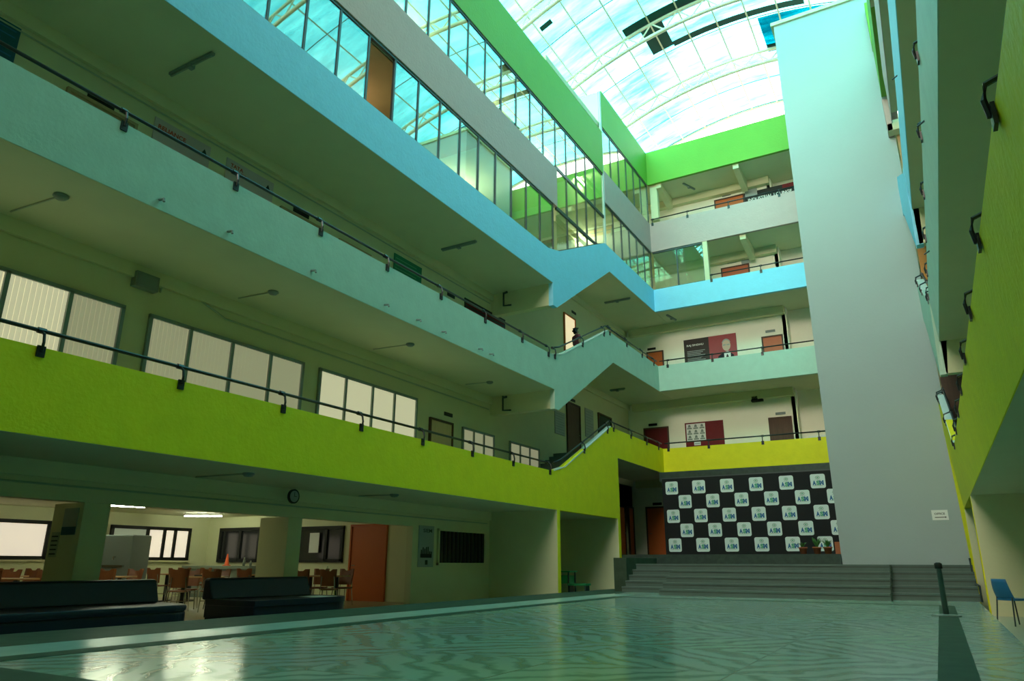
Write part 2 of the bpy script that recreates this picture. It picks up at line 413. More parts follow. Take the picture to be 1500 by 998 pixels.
# slabs
for side in (-1, 1):
    sn = 'left' if side < 0 else 'right'
    xo = (A - .16) if side < 0 else .92
    xi = WL if side < 0 else WR
    for i in range(5):
        a, c = LOW[i][0], UP[i][0]
        xs_ = A - .012 if side < 0 else XR(a) + .012; xu_ = A - .012 if side < 0 else XR(c) + .012
        struct(MB().box(xs_, xi, Y0, YA, a - .006, a + .25).build('floor', 'soffit'), f'{LEVEL[i]} floor slab of the near corridor, {sn} side', 'floor')
        struct(MB().box(xu_, xi, YB, YW if side < 0 else 25.1, c - .006, c + .25).build('floor', 'soffit'), f'{LEVEL[i]} floor slab of the raised corridor, {sn} side', 'floor')
        if i < 3:   # stair flight and the cross beam that carries it
            mb = MB(); n = 13; z0, z1 = a + .25, c + .25
            prof = [(YA, a + .01)]
            for k in range(n):
                y = 20.1 + (YB - 20.1) * k / n; z = z0 + (z1 - z0) * k / n
                prof += [(y, z), (y, z0 + (z1 - z0) * (k + 1) / n)]
            prof += [(YB, z1), (YB, c + .01)]
            prof = [(YA, a + .01), (YA, z0)] + prof[1:]
            mb.prism(prof, lambda y, z: (xo, y, z), lambda y, z: (xi, y, z))
            struct(mb.build('staircase', 'step' if i == 0 else 'soffit'), f'flight of stairs from the near {LEVEL[i]} floor to the raised corridor, {sn}', 'staircase')
        if i in (1, 2):
            bl = a - 0.62 if i == 1 else a - 0.79
            xb_ = xo if side < 0 else XR(a) + .03; bl -= 0 if side < 0 else .22
            struct(MB().box(xb_, xi, YA - .05, YA + .2, bl + .02, a + .01).build('beam', 'cream'), f'pale cross beam under the {LEVEL[i]} floor stairs, {sn} side', 'beam')
        if i == 4:
            struct(MB().box(xo, xi, YA, YB, c + .01, c + .25).build('ceiling', 'soffit'), f'roof slab over the stair bay, {sn} side', 'ceiling')
        # edge beam where ceiling meets the rear wall
        for (ya, yb, z) in ((Y0, YA - .05, a), (YB, YW, c)):
            w = .09
            struct(MB().box(xi - side * .01, xi - side * w, ya, yb, z - .26, z + .01).build('beam', 'cream'),
                   f'low ceiling beam along the rear wall under the {LEVEL[i]} floor slab, {sn}, {"near" if ya < 0 else "far"} part', 'beam')
    # rear walls
    if side < 0:
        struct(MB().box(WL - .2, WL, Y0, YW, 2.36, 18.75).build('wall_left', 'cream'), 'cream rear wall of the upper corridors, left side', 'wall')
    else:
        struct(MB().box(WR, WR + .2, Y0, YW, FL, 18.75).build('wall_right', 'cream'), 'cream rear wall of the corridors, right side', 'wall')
        for i, (z0, z1) in enumerate(((2.65, 5.8), (9.95, 12.6), (12.95, 16.1))):
            struct(MB().box(WR - .03, WR, 20.0 if i == 0 else 4, 31, z0, z1).build('wall_right', 'darkwood' if i == 0 else 'tan'),
                   ['dark brown', 'tan', 'light tan'][i] + ' panelling on the right rear wall', 'wall')
    # end walls of the raised roof box over the stair bay
    struct(MB().box(xo - side * -.0, xi, YB, YB + .15, 18.75, 20.28).build('wall_' + sn, 'peach'), f'cream end wall tinted as brightly lit where the roof steps up, {sn} side', 'wall')
    struct(MB().box(xi + side * .3, xi + side * .5, Y0, 33.6, 16.0, 20.3).build('wall_' + sn, 'cream'), f'low wall carrying the roof vault, {sn} side', 'wall')
    struct(MB().box(xo, xi + side * .4, Y0, YB, 16.44, 16.5).build('ceiling', 'soffit'), f'flat roof behind the {sn} parapet', 'ceiling')

for (z0_, z1_, m_, l_) in ((4.79, 8.17, 'darkwood', 'dark brown'), (8.42, 11.93, 'tanorange', 'orange brown'), (12.18, 14.92, 'tan', 'light brown')):
    struct(MB().box(.84, WR, 25.12, 25.2, z0_, z1_).build('wall_right', m_), l_ + ' partition closing the raised corridor beside the lift shaft', 'wall')
# glazed-storey partition behind the windows
struct(MB().box(WL + .1, A - .2, 9.4, 15.6, 12.60, 12.645).build('ceiling', 'tan'), 'brown ceiling panel over the third floor corridor behind the windows', 'ceiling')
rt_ = thing('wall_light', 'unseen tube added to brighten the third floor corridor behind the windows', 'light', (WL + .12, 11.6, 11.9), PI / 2)  # added fill light, out of view, so the interior shows through glass
MB().box(-.6, .6, .03, .09, -.03, .03).build('fitting', 'paper', rt_); MB().tube([(-.58, 0, 0), (.58, 0, 0)], .018).build('tube', 'fill_tube_warm', rt_)
for (ty_, tz_, tl_) in ((17.2, 11.9, 'third floor corridor farther along'), (8.0, 15.4, 'fourth floor corridor nearest'), (13.5, 15.4, 'fourth floor corridor middle'), (18.6, 15.4, 'fourth floor corridor before the stairs'),
                        (22.4, 15.9, 'glazed left stair bay'), (27.4, 14.3, 'raised third storey corridor'), (27.4, 17.9, 'raised fourth storey corridor')):
    rt_ = thing('wall_light', 'unseen tube added to brighten the ' + tl_, 'light', (WL + .12, ty_, tz_), PI / 2)  # further unseen tubes, put in only to brighten the glazed corridors
    MB().box(-.6, .6, .03, .09, -.03, .03).build('fitting', 'paper', rt_); MB().tube([(-.58, 0, 0), (.58, 0, 0)], .018).build('tube', 'fill_tube_pale', rt_)
struct(MB().box(WL, WL + .04, 9.6, 14.6, 9.95, 12.6).build('wall_left', 'tan'), 'brown partition behind the third floor windows', 'wall')

# far corridor: slabs, rear wall, beams
for i in range(5):
    c = UP[i][0]
    struct(MB().box(A - .16, WR, YC + .16, YW + 1.4, c + .01, c + .25).build('floor', 'soffit'), f'{LEVEL[i]} storey slab of the corridor across the far end', 'floor')
    zt = UP[i][0]; zb = ST if i == 0 else UP[i - 1][0] + .25
    struct(MB().box(WL, -4.45, YW, YW + .2, zb, zt + .01).build('wall_back', 'cream_lit'), f'cream rear wall of the far corridor below the {LEVEL[i]} slab', 'wall')
    struct(MB().box(-4.45, WR, YW + .6, YW + .8, zb, zt + .01).build('wall_back', 'cream_lit'), f'cream recess wall of the far corridor below the {LEVEL[i]} slab', 'wall')
    struct(MB().box(-4.6, -4.4, YW + .0, YW + .6, zb, zt + .01).build('wall_back', 'cream_lit'), f'side of the recess in the far corridor below the {LEVEL[i]} slab', 'wall')
    struct(MB().box(WL + .3, -4.45, YW - .3, YW, c - .35, c + .01).build('beam', 'cream'), f'ceiling beam along the far rear wall under the {LEVEL[i]} slab', 'beam')
def haunch(x, z, lab):
    mb = MB(); poly = [(YC + .16, z - .22), (YW - .3, z - .55), (YW - .3, z), (YC + .16, z)]
    mb.prism(poly, lambda y, zz: (x - .13, y, zz), lambda y, zz: (x + .13, y, zz))
    struct(mb.build('beam', 'cream'), lab, 'beam')
haunch(-9.25, 18.5, 'tapered ceiling beam at the left of the top far corridor')
haunch(-5.55, 18.5, 'tapered ceiling beam near the middle of the top far corridor')
haunch(-5.55, 14.92, 'tapered ceiling beam in the third storey far corridor')
struct(MB().box(-9.7, -9.35, YC + .2, YC + .45, 16.65, 18.5).build('column', 'cream'), 'pale column at the left end of the top far corridor', 'column')
struct(MB().box(-7.33, -7.12, YC + .02, YC + .25, 13.01, 14.92).build('column', 'cream'), 'pale post ending the glazed part of the third storey far corridor', 'column')

# elevator shaft
mb = MB().box(-2.62, 0.80, 25.18, 29.5, 0.0, 20.95)
struct(mb.build('wall_shaft', 'shaft'), 'tall grey lift shaft rising in front of the far corridors', 'wall')
struct(MB().box(-2.72, 0.88, 25.1, 29.6, 20.95, 21.1).build('trim_shaft', 'cream'), 'pale cap on top of the lift shaft', 'trim')

# ground floor shell
struct(MB().box(-9.74, 0.66, Y0, YB + .3, FL, 0).build('floor', ['marble']), 'raised green white marble floor of the atrium', 'floor')
struct(MB().box(-9.75, -8.35, Y0, 24.0, -.02, .004).build('floor_border', 'marble_dark'), 'dark marble border along the left edge of the atrium floor', 'floor border')
struct(MB().box(-8.35, -7.50, Y0, 20.0, -.02, .003).build('floor_border', 'marble_light'), 'light plain marble strip inside the left border', 'floor border')
struct(MB().box(-7.50, -7.18, 3.0, 18.55, -.02, .005).build('floor_border', 'marble_dark'), 'thin dark line along the left strip', 'floor border')
struct(MB().box(-7.18, -.13, 18.3, 18.5, -.02, .005).build('floor_border', 'marble_dark'), 'thin dark line across the floor before the steps', 'floor border')
struct(MB().box(-7.18, .13, 2.85, 3.45, -.02, .006).build('floor_border', 'marble_dark'), 'wide dark strip crossing the near floor', 'floor border')
struct(MB().box(-.14, .14, 3.45, 18.3, -.02, .006).build('floor_border', 'marble_dark'), 'dark strip along the right of the floor', 'floor border')
struct(MB().box(-24, WR, Y0, YW, FL - .1, FL).build('floor', 'tile'), 'beige tiled floor of the dining hall and side corridors', 'floor')
struct(MB().box(WL, -2.63, 25.0, YW + 1.4, FL, ST).box(-2.63, 2.9, 25.19, YW + 1.4, FL, .80).build('floor', 'granite'), 'dark stone stage platform at the far end', 'floor')

def steps(x0, x1, yb, lab):
    mb = MB(); n = 5; r = .82 / n; t = .33; yb2 = 25.0
    for k in range(n):
        y = yb + k * t
        mb.box(x0, x1, y, yb2, k * r, (k + 1) * r - .045, 0)
        mb.box(x0, x1, y - .025, yb2, (k + 1) * r - .045, (k + 1) * r, 0)
        mb.box(x0, x1, y - .002, y + .01, (k + 1) * r - .075, (k + 1) * r - .045, 1)
    struct(mb.build('stage_steps', ['step', 'step_nose']), lab, 'steps')
steps(-8.5, -6.75, 21.65, 'narrow grey flight of steps at the left of the stage')
steps(-6.75, -1.12, 19.95, 'wide grey flight of steps projecting in front of the stage')
steps(-1.12, 0.70, 20.7, 'grey flight of steps at the right below the lift shaft')
struct(MB().box(-8.92, -8.5, 22.1, 25.0, 0, 1.0).build('step_cheek', 'marble_dark'), 'dark marble block at the left end of the steps', 'wall')

# cross walls at the stair bay
for side in (-1, 1):
    sn = 'left' if side < 0 else 'right'
    xo = A - .003 if side < 0 else .835; xi = WL if side < 0 else WR
    struct(MB().box(xo, xi, YA - .012, YA + .19, FL, 2.365).build('wall_' + sn, 'cream'), f'pale cross wall before the stair bay, {sn} side', 'wall')
    struct(MB().box(xo, xi, YB - .012, YB + .20, FL, 2.365).build('wall_' + sn, 'cream'), f'pale cross wall behind the stair bay beside the steps, {sn}', 'wall')
    if side < 0:
        struct(MB().box(xo, xi, YA, YB, 2.37, 2.5).build('ceiling', 'soffit'), f'ceiling of the passage under the stairs, {sn}', 'ceiling')
    else:
        struct(MB().box(xo, xi, YA, YB, 2.37, 2.5).build('ceiling', 'soffit'), f'ceiling of the passage under the stairs, {sn}', 'ceiling')

# dining-hall wall line at X = WL with its openings
T = .86
for (ya, yb, lab) in ((Y0, 2.6, 'cream wall left of the first hall opening'),):
    struct(MB().box(WL - .2, WL, ya, yb, FL, 2.37).build('wall_left', 'cream'), lab, 'wall')
struct(MB().box(WL - .25, WL, Y0, 15.87, 1.77, 2.37).build('beam', 'cream'), 'beam over the openings to the dining hall', 'beam')
struct(MB().box(WL - T, WL, 7.0, 7.45, FL, 1.765).build('column', 'cream'), 'deep pillar between the first and second hall openings', 'column')
struct(MB().box(WL - T, WL, 11.46, 11.86, FL, 1.765).build('column', 'cream'), 'deep pillar between the second and third hall openings', 'column')
struct(MB().box(WL - .2, WL, 15.87, 19.8, FL, 2.37).build('wall_left', 'cream'), 'cream wall with a barred window beside the hall', 'wall')
struct(MB().box(WL - .2, WL, 20.0, YB, FL, 2.37).build('wall_left', 'cream'), 'rear wall of the passage under the left stairs', 'wall')
struct(MB().box(WL - .2, WL, YB, YW, FL, 4.55).build('wall_left', 'cream'), 'rear wall left of the stage lobby', 'wall')
HX = -22.1; HY = 17.3
struct(MB().box(HX - .2, HX, Y0, HY + .2, FL, 2.4).build('wall_hall', 'hallcream'), 'cream rear wall of the dining hall', 'wall')
struct(MB().box(HX, WL - .2, HY, HY + .2, FL, 2.4).build('wall_hall', 'hallcream'), 'cream end wall of the dining hall with the orange door', 'wall')
struct(MB().box(HX, WL, Y0 - .2, Y0, FL, 2.4).build('wall_hall', 'hallcream'), 'near end wall of the dining hall', 'wall')
struct(MB().box(HX, WL, Y0, HY, 2.32, 2.45).build('ceiling', 'hallcream'), 'cream ceiling of the dining hall', 'ceiling')
struct(MB().box(HX, WL - .2, 5.6, 6.0, 2.05, 2.32).build('beam', 'cream'), 'beam under the dining hall ceiling', 'beam')
struct(MB().box(-24, WR + .2, Y0 - .3, Y0 - .1, FL, 17.0).build('wall_near', 'cream'), 'end wall of the atrium behind the viewpoint', 'wall')

# ------------------------------------------------------------------ glazing of the upper storeys
def glazing(name, label, segs, x, right_open=(), yplane=None, gm='glass'):
    """segs: list of (y0, y1, [z bottom at y0, at y1], [top at y0, at y1])"""
    root = thing(name, label, 'window', kind='structure')
    for k, (y0, y1, zb, zt) in enumerate(segs):
        g = .025
        if yplane is None:
            f = lambda y, z, d: (x + d, y, z)
        else:
            f = lambda y, z, d: (y, x + d, z)
        if k not in right_open:
            MB().prism([(y0 + g, zb[0]), (y1 - g, zb[1]), (y1 - g, zt[1]), (y0 + g, zt[0])], lambda y, z: f(y, z, -.03), lambda y, z: f(y, z, -.022)).build('pane', gm, root)
        MB().prism([(y1 - .028, zb[1]), (y1 + .028, zb[1]), (y1 + .028, zt[1]), (y1 - .028, zt[1])], lambda y, z: f(y, z, -.005), lambda y, z: f(y, z, -.07)).build('mullion', 'dark', root)
    mb = MB()
    for (y0, y1, zb, zt) in segs:
        mb.prism([(y0, zt[0] - .085), (y1, zt[1] - .085), (y1, zt[1]), (y0, zt[0])], lambda y, z: f(y, z, -.0), lambda y, z: f(y, z, -.08))
        mb.prism([(y0, zb[0]), (y1, zb[1]), (y1, zb[1] + .035), (y0, zb[0] + .035)], lambda y, z: f(y, z, -.0), lambda y, z: f(y, z, -.08))
    mb.build('frame', 'dark', root)
    return root
def splitrange(y0, y1, n): return [(y0 + (y1 - y0) * k / n, y0 + (y1 - y0) * (k + 1) / n) for k in range(n)]
b3 = LOW[2][1]; d3 = UP[2][1]
def knee_z(y):
    p = curve_knee(19.45, b3, 24.45, d3, 24)
    if y <= p[0][0]: return b3
    if y >= p[-1][0]: return d3
    for (ya, za), (yb, zb) in zip(p, p[1:]):
        if ya <= y <= yb: return za + (zb - za) * (y - ya) / (yb - ya)
step = .953; y1st = 7.53 - step * 8
segs = []
y = y1st
while y < 19.9:
    y2 = min(y + step, 20.15); segs.append((y, y2, (knee_z(y), knee_z(y2)), (12.66, 12.66))); y = y2
idx_open = [k for k, s in enumerate(segs) if abs(s[0] - 10.39) < .3]
glazing('window_3', 'long strip of tinted windows above the sky blue band, left side', segs, A - .03, idx_open)
segs = [(a, b, (14.15, 14.15), (16.21, 16.21)) for a, b in splitrange(12.34 - .935 * 14, 20.2, 22)]
glazing('window_4', 'long strip of tinted windows under the green parapet, left side', segs, A - .03)
# stair bay glass in two tiers with transoms
segs = []
for a, b in splitrange(20.2, 24.6, 5):
    lo0, lo1 = knee_z(a), knee_z(b)
    segs.append((a, b, (lo0, lo1), (max(12.66, lo0 + .05), max(12.66, lo1 + .05))))
glazing('window_5', 'lower glass tier following the stair slope in the left bay', segs, A - .03, gm='glasslow')
segs = [(a, b, (max(12.66, knee_z(a)), max(12.66, knee_z(b))), (14.25, 14.25)) for a, b in splitrange(20.2, 24.6, 5)]
glazing('window_6', 'middle glass tier of the left stair bay', segs, A - .03, gm='glasslow')
segs = [(a, b, (14.25, 14.25), (16.21, 16.21)) for a, b in splitrange(20.2, 24.6, 5)]
glazing('window_7', 'upper glass tier of the left stair bay', segs, A - .03)
segs = [(a, b, (13.01, 13.01), (14.93, 14.93)) for a, b in splitrange(24.65, 30.33, 6)]
glazing('window_8', 'tinted windows of the third storey beyond the left stair bay', segs, A - .03, gm='glasslow')
segs = [(a, b, (16.4, 16.4), (18.51, 18.51)) for a, b in splitrange(24.65, 30.33, 6)]
glazing('window_9', 'tinted windows of the fourth storey beyond the left stair bay', segs, A - .03, gm='glasslow')
r = glazing('window_10', 'glazed part of the third storey far corridor beside the corner', [(a, b, (13.01, 13.01), (14.93, 14.93)) for a, b in ((-9.70, -8.56), (-8.56, -7.33))], YC + .12, yplane=1, gm='glassclear')
struct(MB().box(A - .1, A - .02, 24.57, 24.70, 12.9, 20.2).build('trim_left', 'trimwhite'), 'white corner post at the end of the left stair bay', 'trim')

# ------------------------------------------------------------------ railings
def arc_pts(pts): return pts
def railing(label, path, normal, brackets, group='black pipe railings on the balcony walls'):
    """path: list of 3-D points on the parapet top's outer edge; rail runs .24 above"""
    root = thing('pipe_railing', label, 'railing', group=None)
    N = Vector(normal)
    inn = .07 if N.x >= 0 else .15
    rail = [Vector(p) + Vector((0, 0, .235)) - N * inn for p in path]
    MB().tube(rail, .028, n=8).build('rail', 'black', root, smooth=True)
    for p in brackets:
        P = Vector(p); mb = MB()
        T_ = Vector((-N.y, N.x, 0))
        # plate on the outer face
        def bx(c, hu, hn, hz):
            c = Vector(c); vs = []
            for dz in (-hz, hz):
                for a, b in ((-1, -1), (1, -1), (1, 1), (-1, 1)):
                    vs.append(c + T_ * hu * a + N * hn * b + Vector((0, 0, dz)))
            mb.add(vs, [(0, 3, 2, 1), (4, 5, 6, 7), (0, 1, 5, 4), (1, 2, 6, 5), (2, 3, 7, 6), (3, 0, 4, 7)])
        bx(P + N * .012 + Vector((0, 0, -.06)), .052, .012, .075)
        mb.tube([P + N * .028 + Vector((0, 0, -.06)), P + N * .045 + Vector((0, 0, .06)), P + N * .02 + Vector((0, 0, .17)), P - N * inn + Vector((0, 0, .235))], .020, n=6)
        mb.tube([P - N * inn - T_ * .05 + Vector((0, 0, .235)), P - N * inn + T_ * .05 + Vector((0, 0, .235))], .042, n=8)
        mb.build('bracket', 'black', root)
    return root
def zline(level, y):
    b, d = LOW[level][1], UP[level][1]
    p = curve_knee(19.45, b, 24.35 if level == 0 else 24.45, d, 12)
    if y <= p[0][0]: return b
    if y >= p[-1][0]: return d
    for (ya, za), (yb, zb) in zip(p, p[1:]):
        if ya <= y <= yb: return za + (zb - za) * (y - ya) / (yb - ya)
for side in (-1, 1):
    sn = 'left' if side < 0 else 'right'
    N = (1, 0, 0) if side < 0 else (-1, 0, 0)
    for lv in (0, 1):
        X = lambda y: side_x(side, zline(lv, y)) + (0 if side < 0 else -.0)
        y_start = 4.71 if lv == 0 else 5.22
        bys = [y_start + 2.07 * k for k in range(-5, 8)]
        bys = [y for y in bys if y < 18.9] + [19.35]
        ys = [Y0, 19.4]
        railing(f'black pipe railing on the {COLN[lv]} balcony wall, near run, {sn} side', [(X(y), y, zline(lv, y)) for y in ys], N, [(X(y), y, zline(lv, y)) for y in bys])
        ys = [19.75, 20.3, 21, 22, 23, 24, 24.3]
        bs = [19.8, 22.0, 24.0] if lv == 1 else [21.9, 24.0]
        railing(f'black sloping railing on the {COLN[lv]} stair parapet, {sn} side', [(X(y), y, zline(lv, y)) for y in ys], N, [(X(y), y, zline(lv, y)) for y in bs])
        ye = YC if side < 0 else 25.1
        bs = [24.6, 26.4, 28.2, 29.7] if side < 0 else [24.6]
        railing(f'black railing on the {COLN[lv]} wall beyond the stairs, {sn} side', [(X(y), y, zline(lv, y)) for y in (24.35, ye)], N, [(X(y), y, zline(lv, y)) for y in bs])
for lv, x0, bs in ((0, A, (-9.5, -7.75, -5.55, -3.4)), (1, A, (-9.3, -7.3, -5.2, -3.1)), (2, -7.3, (-7.05, -4.9)), (3, A, (-9.6, -7.9, -6.0, -3.8))):
    z = UP[lv][1]
    railing(f'black railing on the {COLN[lv]} balcony wall across the far end', [(x0 + .05, YC, z), (-2.6, YC, z)], (0, -1, 0), [(x, YC, z) for x in bs])

# ------------------------------------------------------------------ roof
def arch(x, dz=0): return 22.42 - .036 * (x + 4.5) ** 2 + dz
XS = [-12.5 + 16 * k / 28 for k in range(29)]
TY = [29.1, 24.7, 20.3, 15.9, 11.5, 7.1, 2.7, -1.7]
TN = ['last before the gable', 'above the raised corner', 'second from the gable side', 'fourth from the gable', 'over the middle of the hall', 'over the near floor', 'over the viewpoint', 'behind the viewpoint']
for k, y in enumerate(TY):
    root = thing('roof_truss', f'beige curved steel roof truss, {TN[k]}', 'roof truss', group=None)
    for nm, dz, r in (('lower_chord', 0, .085), ('upper_chord', .62, .07)):
        MB().tube([(x, y, arch(x, dz)) for x in XS], r, n=8).build(nm, 'steel', root, smooth=True)
    mb = MB(); n = 14
    for j in range(n):
        xa = -12.5 + 16 * j / n; xb = -12.5 + 16 * (j + .5) / n; xc = -12.5 + 16 * (j + 1) / n
        mb.tube([(xa, y, arch(xa)), (xb, y, arch(xb, .62))], .034, n=5); mb.tube([(xb, y, arch(xb, .62)), (xc, y, arch(xc))], .034, n=5)
    mb.build('web', 'steel', root)
PXS = [-12.3 + 1.22 * k for k in range(14)]
for k, x in enumerate(PXS):
    mb = MB().tube([(x, Y0, arch(x, .70)), (x, 33.5, arch(x, .70))], .035, n=6)
    tag(mb.build('roof_purlin', 'steel'), f'long steel purlin under the roof sheets, number {k + 1} counted from the left wall', 'purlin', group='roof purlins')
for o in [o for o in bpy.data.objects if o.name.startswith('roof_purlin')]:
    o['label'] = 'long thin steel purlin running the length of the vaulted roof'
# thin sheet joints across the vault
ysj = [33.4, 31.3] + [29.1 - 2.2 * k for k in range(1, 17) if k % 2]
for y in ysj:
    tag(MB().tube([(x, y, arch(x, .72)) for x in XS], .02, n=5).build('roof_batten', 'dark'), 'thin curved batten across the translucent roof between two trusses', 'batten', group='roof battens')
bays = [(Y0, 2.7, 'tarp'), (2.7, 7.1, 'tarp'), (7.1, 11.5, 'sheet_dim'), (11.5, 15.9, 'sheet_cyan'), (15.9, 20.3, 'sheet_cyan'), (20.3, 24.7, 'sheet_cyan'), (24.7, 29.1, 'sheet_pale'), (29.1, 33.5, 'sheet_pale')]  # first two bays are unseen opaque covers that darken the near end
BN = ['unseen nearest bay made opaque to darken the near end', 'unseen second bay made opaque to darken the near end', 'translucent cyan third bay', 'translucent cyan fourth bay', 'translucent cyan fifth bay', 'translucent cyan sixth bay', 'translucent cyan bay before the gable', 'translucent cyan bay at the gable']
for (ya, yb, m), bn in zip(bays, BN):
    mb = MB(); vs = []; fs = []
    for x in XS: vs += [(x, ya, arch(x, .76)), (x, yb, arch(x, .76))]
    for j in range(len(XS) - 1): fs.append((2 * j, 2 * j + 1, 2 * j + 3, 2 * j + 2))
    mb.add(vs, fs)
    struct(mb.build('ceiling', m), f'curved roof sheet, {bn}', 'ceiling')
# gable glazing bars
root = thing('gable_frame', 'slender steel glazing frame closing the far gable of the roof', 'window frame', kind='structure')
MB().tube([(x, 33.5, arch(x, .7)) for x in XS], .06).build('rim', 'steel', root)
for x in [-12 + 1.9 * k for k in range(8)]:
    MB().tube([(x, 33.5, 18.7), (x, 33.5, arch(x, .7))], .022, n=5).build('bar', 'steel', root)
def tarp(label, x0, x1, y0, y1, m='tarp'):
    mb = MB(); xs = [x0 + (x1 - x0) * k / 8 for k in range(9)]; vs = []; fs = []
    for x in xs:
        for y in (y0, y1): vs += [(x, y, arch(x, .72)), (x, y, arch(x, .735))]
    for k in range(8):
        a = k * 4; fs += [(a, a + 2, a + 6, a + 4), (a + 1, a + 5, a + 7, a + 3), (a, a + 4, a + 5, a + 1), (a + 2, a + 3, a + 7, a + 6)]
    fs += [(0, 1, 3, 2), (32, 34, 35, 33)]
    mb.add(vs, fs)
    tag(mb.build('roof_patch', m), label, 'roof patch')
tarp('long dark patch crossing the cyan roof left of centre', -8.5, -4.9, 24.25, 24.95)
tarp('short dark patch hanging down from the long one', -7.9, -6.95, 24.95, 26.6)
tarp('narrow dark strip along the roof towards the lift shaft', -6.95, -1.5, 26.4, 26.75)
tarp('small dark patch near the left edge of the roof', -11.0, -10.5, 21.4, 21.65)
tarp('deep teal panel above the lift shaft', -3.4, 2.6, 27.0, 29.0, 'sheet_teal')
tarp('dark panel edge above the lift shaft', -3.4, 2.6, 28.9, 29.4)

# ------------------------------------------------------------------ windows, doors and wall things (X = WL plane faces +X)
def px(mb, x0, x1, y0, y1, z0, z1, mi=0): return mb.box(x0, x1, y0, y1, z0, z1, mi)
def blind_window(n, label, ys, z0, z1, mats, x=WL):
    root = thing(f'window_{n}', label, 'window', kind='structure')
    mb = MB(); y0, y1 = ys[0], ys[-1]; w = .035
    mb.box(x, x + .06, y0 - w, y1 + w, z1 - w, z1 + w); mb.box(x, x + .06, y0 - w, y1 + w, z0 - w, z0 + w)
    for y in ys: mb.box(x, x + .06, y - w, y + w, z0, z1)
    mb.build('window_frame', 'alum', root)
    for k, (a, b) in enumerate(zip(ys, ys[1:])):
        mb = MB(); t = a + w; vs = []; fs = []; j = 0
        while t < b - w - .01:
            t2 = min(t + .085, b - w)
            for (yy, dx) in ((t, .016), (t2 - .012, .030), (t2, .010)): vs += [(x + dx, yy, z0), (x + dx, yy, z1)]
            t = t2
        for i in range(len(vs) // 2 - 1): fs.append((2 * i, 2 * i + 2, 2 * i + 3, 2 * i + 1))
        mb.add(vs, fs); mb.box(x + .001, x + .008, a + w, b - w, z0, z1)
        mb.build('vertical_blind', mats[k % len(mats)], root)
    return root
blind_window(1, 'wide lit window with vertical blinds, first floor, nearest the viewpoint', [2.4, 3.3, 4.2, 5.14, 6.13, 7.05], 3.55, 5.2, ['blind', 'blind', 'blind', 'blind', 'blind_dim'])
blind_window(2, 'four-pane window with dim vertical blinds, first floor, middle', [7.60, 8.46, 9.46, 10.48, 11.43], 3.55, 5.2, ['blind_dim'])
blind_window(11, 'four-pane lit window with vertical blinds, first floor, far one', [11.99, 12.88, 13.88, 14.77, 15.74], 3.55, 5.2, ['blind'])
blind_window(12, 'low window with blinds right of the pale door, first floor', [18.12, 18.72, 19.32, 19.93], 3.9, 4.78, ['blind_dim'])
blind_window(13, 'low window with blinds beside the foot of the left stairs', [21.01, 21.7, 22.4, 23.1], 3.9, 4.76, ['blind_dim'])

def door_x(n, label, y0, y1, z0, z1, m, x=WL, s=1, mf='darkwood', handle=True):
    root = thing(f'door_{n}', label, 'door', kind='structure')
    mb = MB().box(x, x + s * .07, y0 - .06, y0, z0, z1).box(x, x + s * .07, y1, y1 + .06, z0, z1).box(x, x + s * .07, y0 - .06, y1 + .06, z1, z1 + .06)
    mb.build('door_frame', mf, root)
    lf = MB().box(x, x + s * .035, y0, y1, z0, z1).build('door_leaf', m, root)
    if handle: MB().tube([(x + s * .04, y1 - .09, z0 + 1.0), (x + s * .09, y1 - .09, z0 + 1.0), (x + s * .09, y1 - .22, z0 + 1.0)], .012, n=6).build('door_handle', 'chrome', lf)
    return root
def door_y(n, label, x0, x1, z0, z1, m, y=YW, mf='darkwood', handle=True):
    root = thing(f'door_{n}', label, 'door', kind='structure')
    mb = MB().box(x0 - .06, x0, y, y - .07, z0, z1).box(x1, x1 + .06, y, y - .07, z0, z1).box(x0 - .06, x1 + .06, y, y - .07, z1, z1 + .06)
    mb.build('door_frame', mf, root)
    lf = MB().box(x0, x1, y, y - .035, z0, z1).build('door_leaf', m, root)
    if handle: MB().tube([(x0 + .09, y - .04, z0 + 1.0), (x0 + .09, y - .09, z0 + 1.0), (x0 + .22, y - .09, z0 + 1.0)], .012, n=6).build('door_handle', 'chrome', lf)
    return root
def sign_x(label, yc, z, w=.42, h=.11, x=WL, txt=None, m='signblack'):
    mb = MB().box(x, x + .02, yc - w / 2, yc + w / 2, z, z + h)
    if txt: put_text(mb, txt, (x + .022, yc - w * .4, z + h * .28), (0, 1, 0), (0, 0, 1), w * .8, h * .45, 1)
    return tag(mb.build('door_sign', [m, 'paper']), label, 'sign')
def sign_y(label, xc, z, w=.42, h=.11, y=YW, m='signblack', txt=None):
    mb = MB().box(xc - w / 2, xc + w / 2, y - .02, y, z, z + h)
    if txt: put_text(mb, txt, (xc - w * .4, y - .022, z + h * .28), (1, 0, 0), (0, 0, 1), w * .8, h * .45, 1)
    return tag(mb.build('door_sign', [m, 'paper']), label, 'sign')

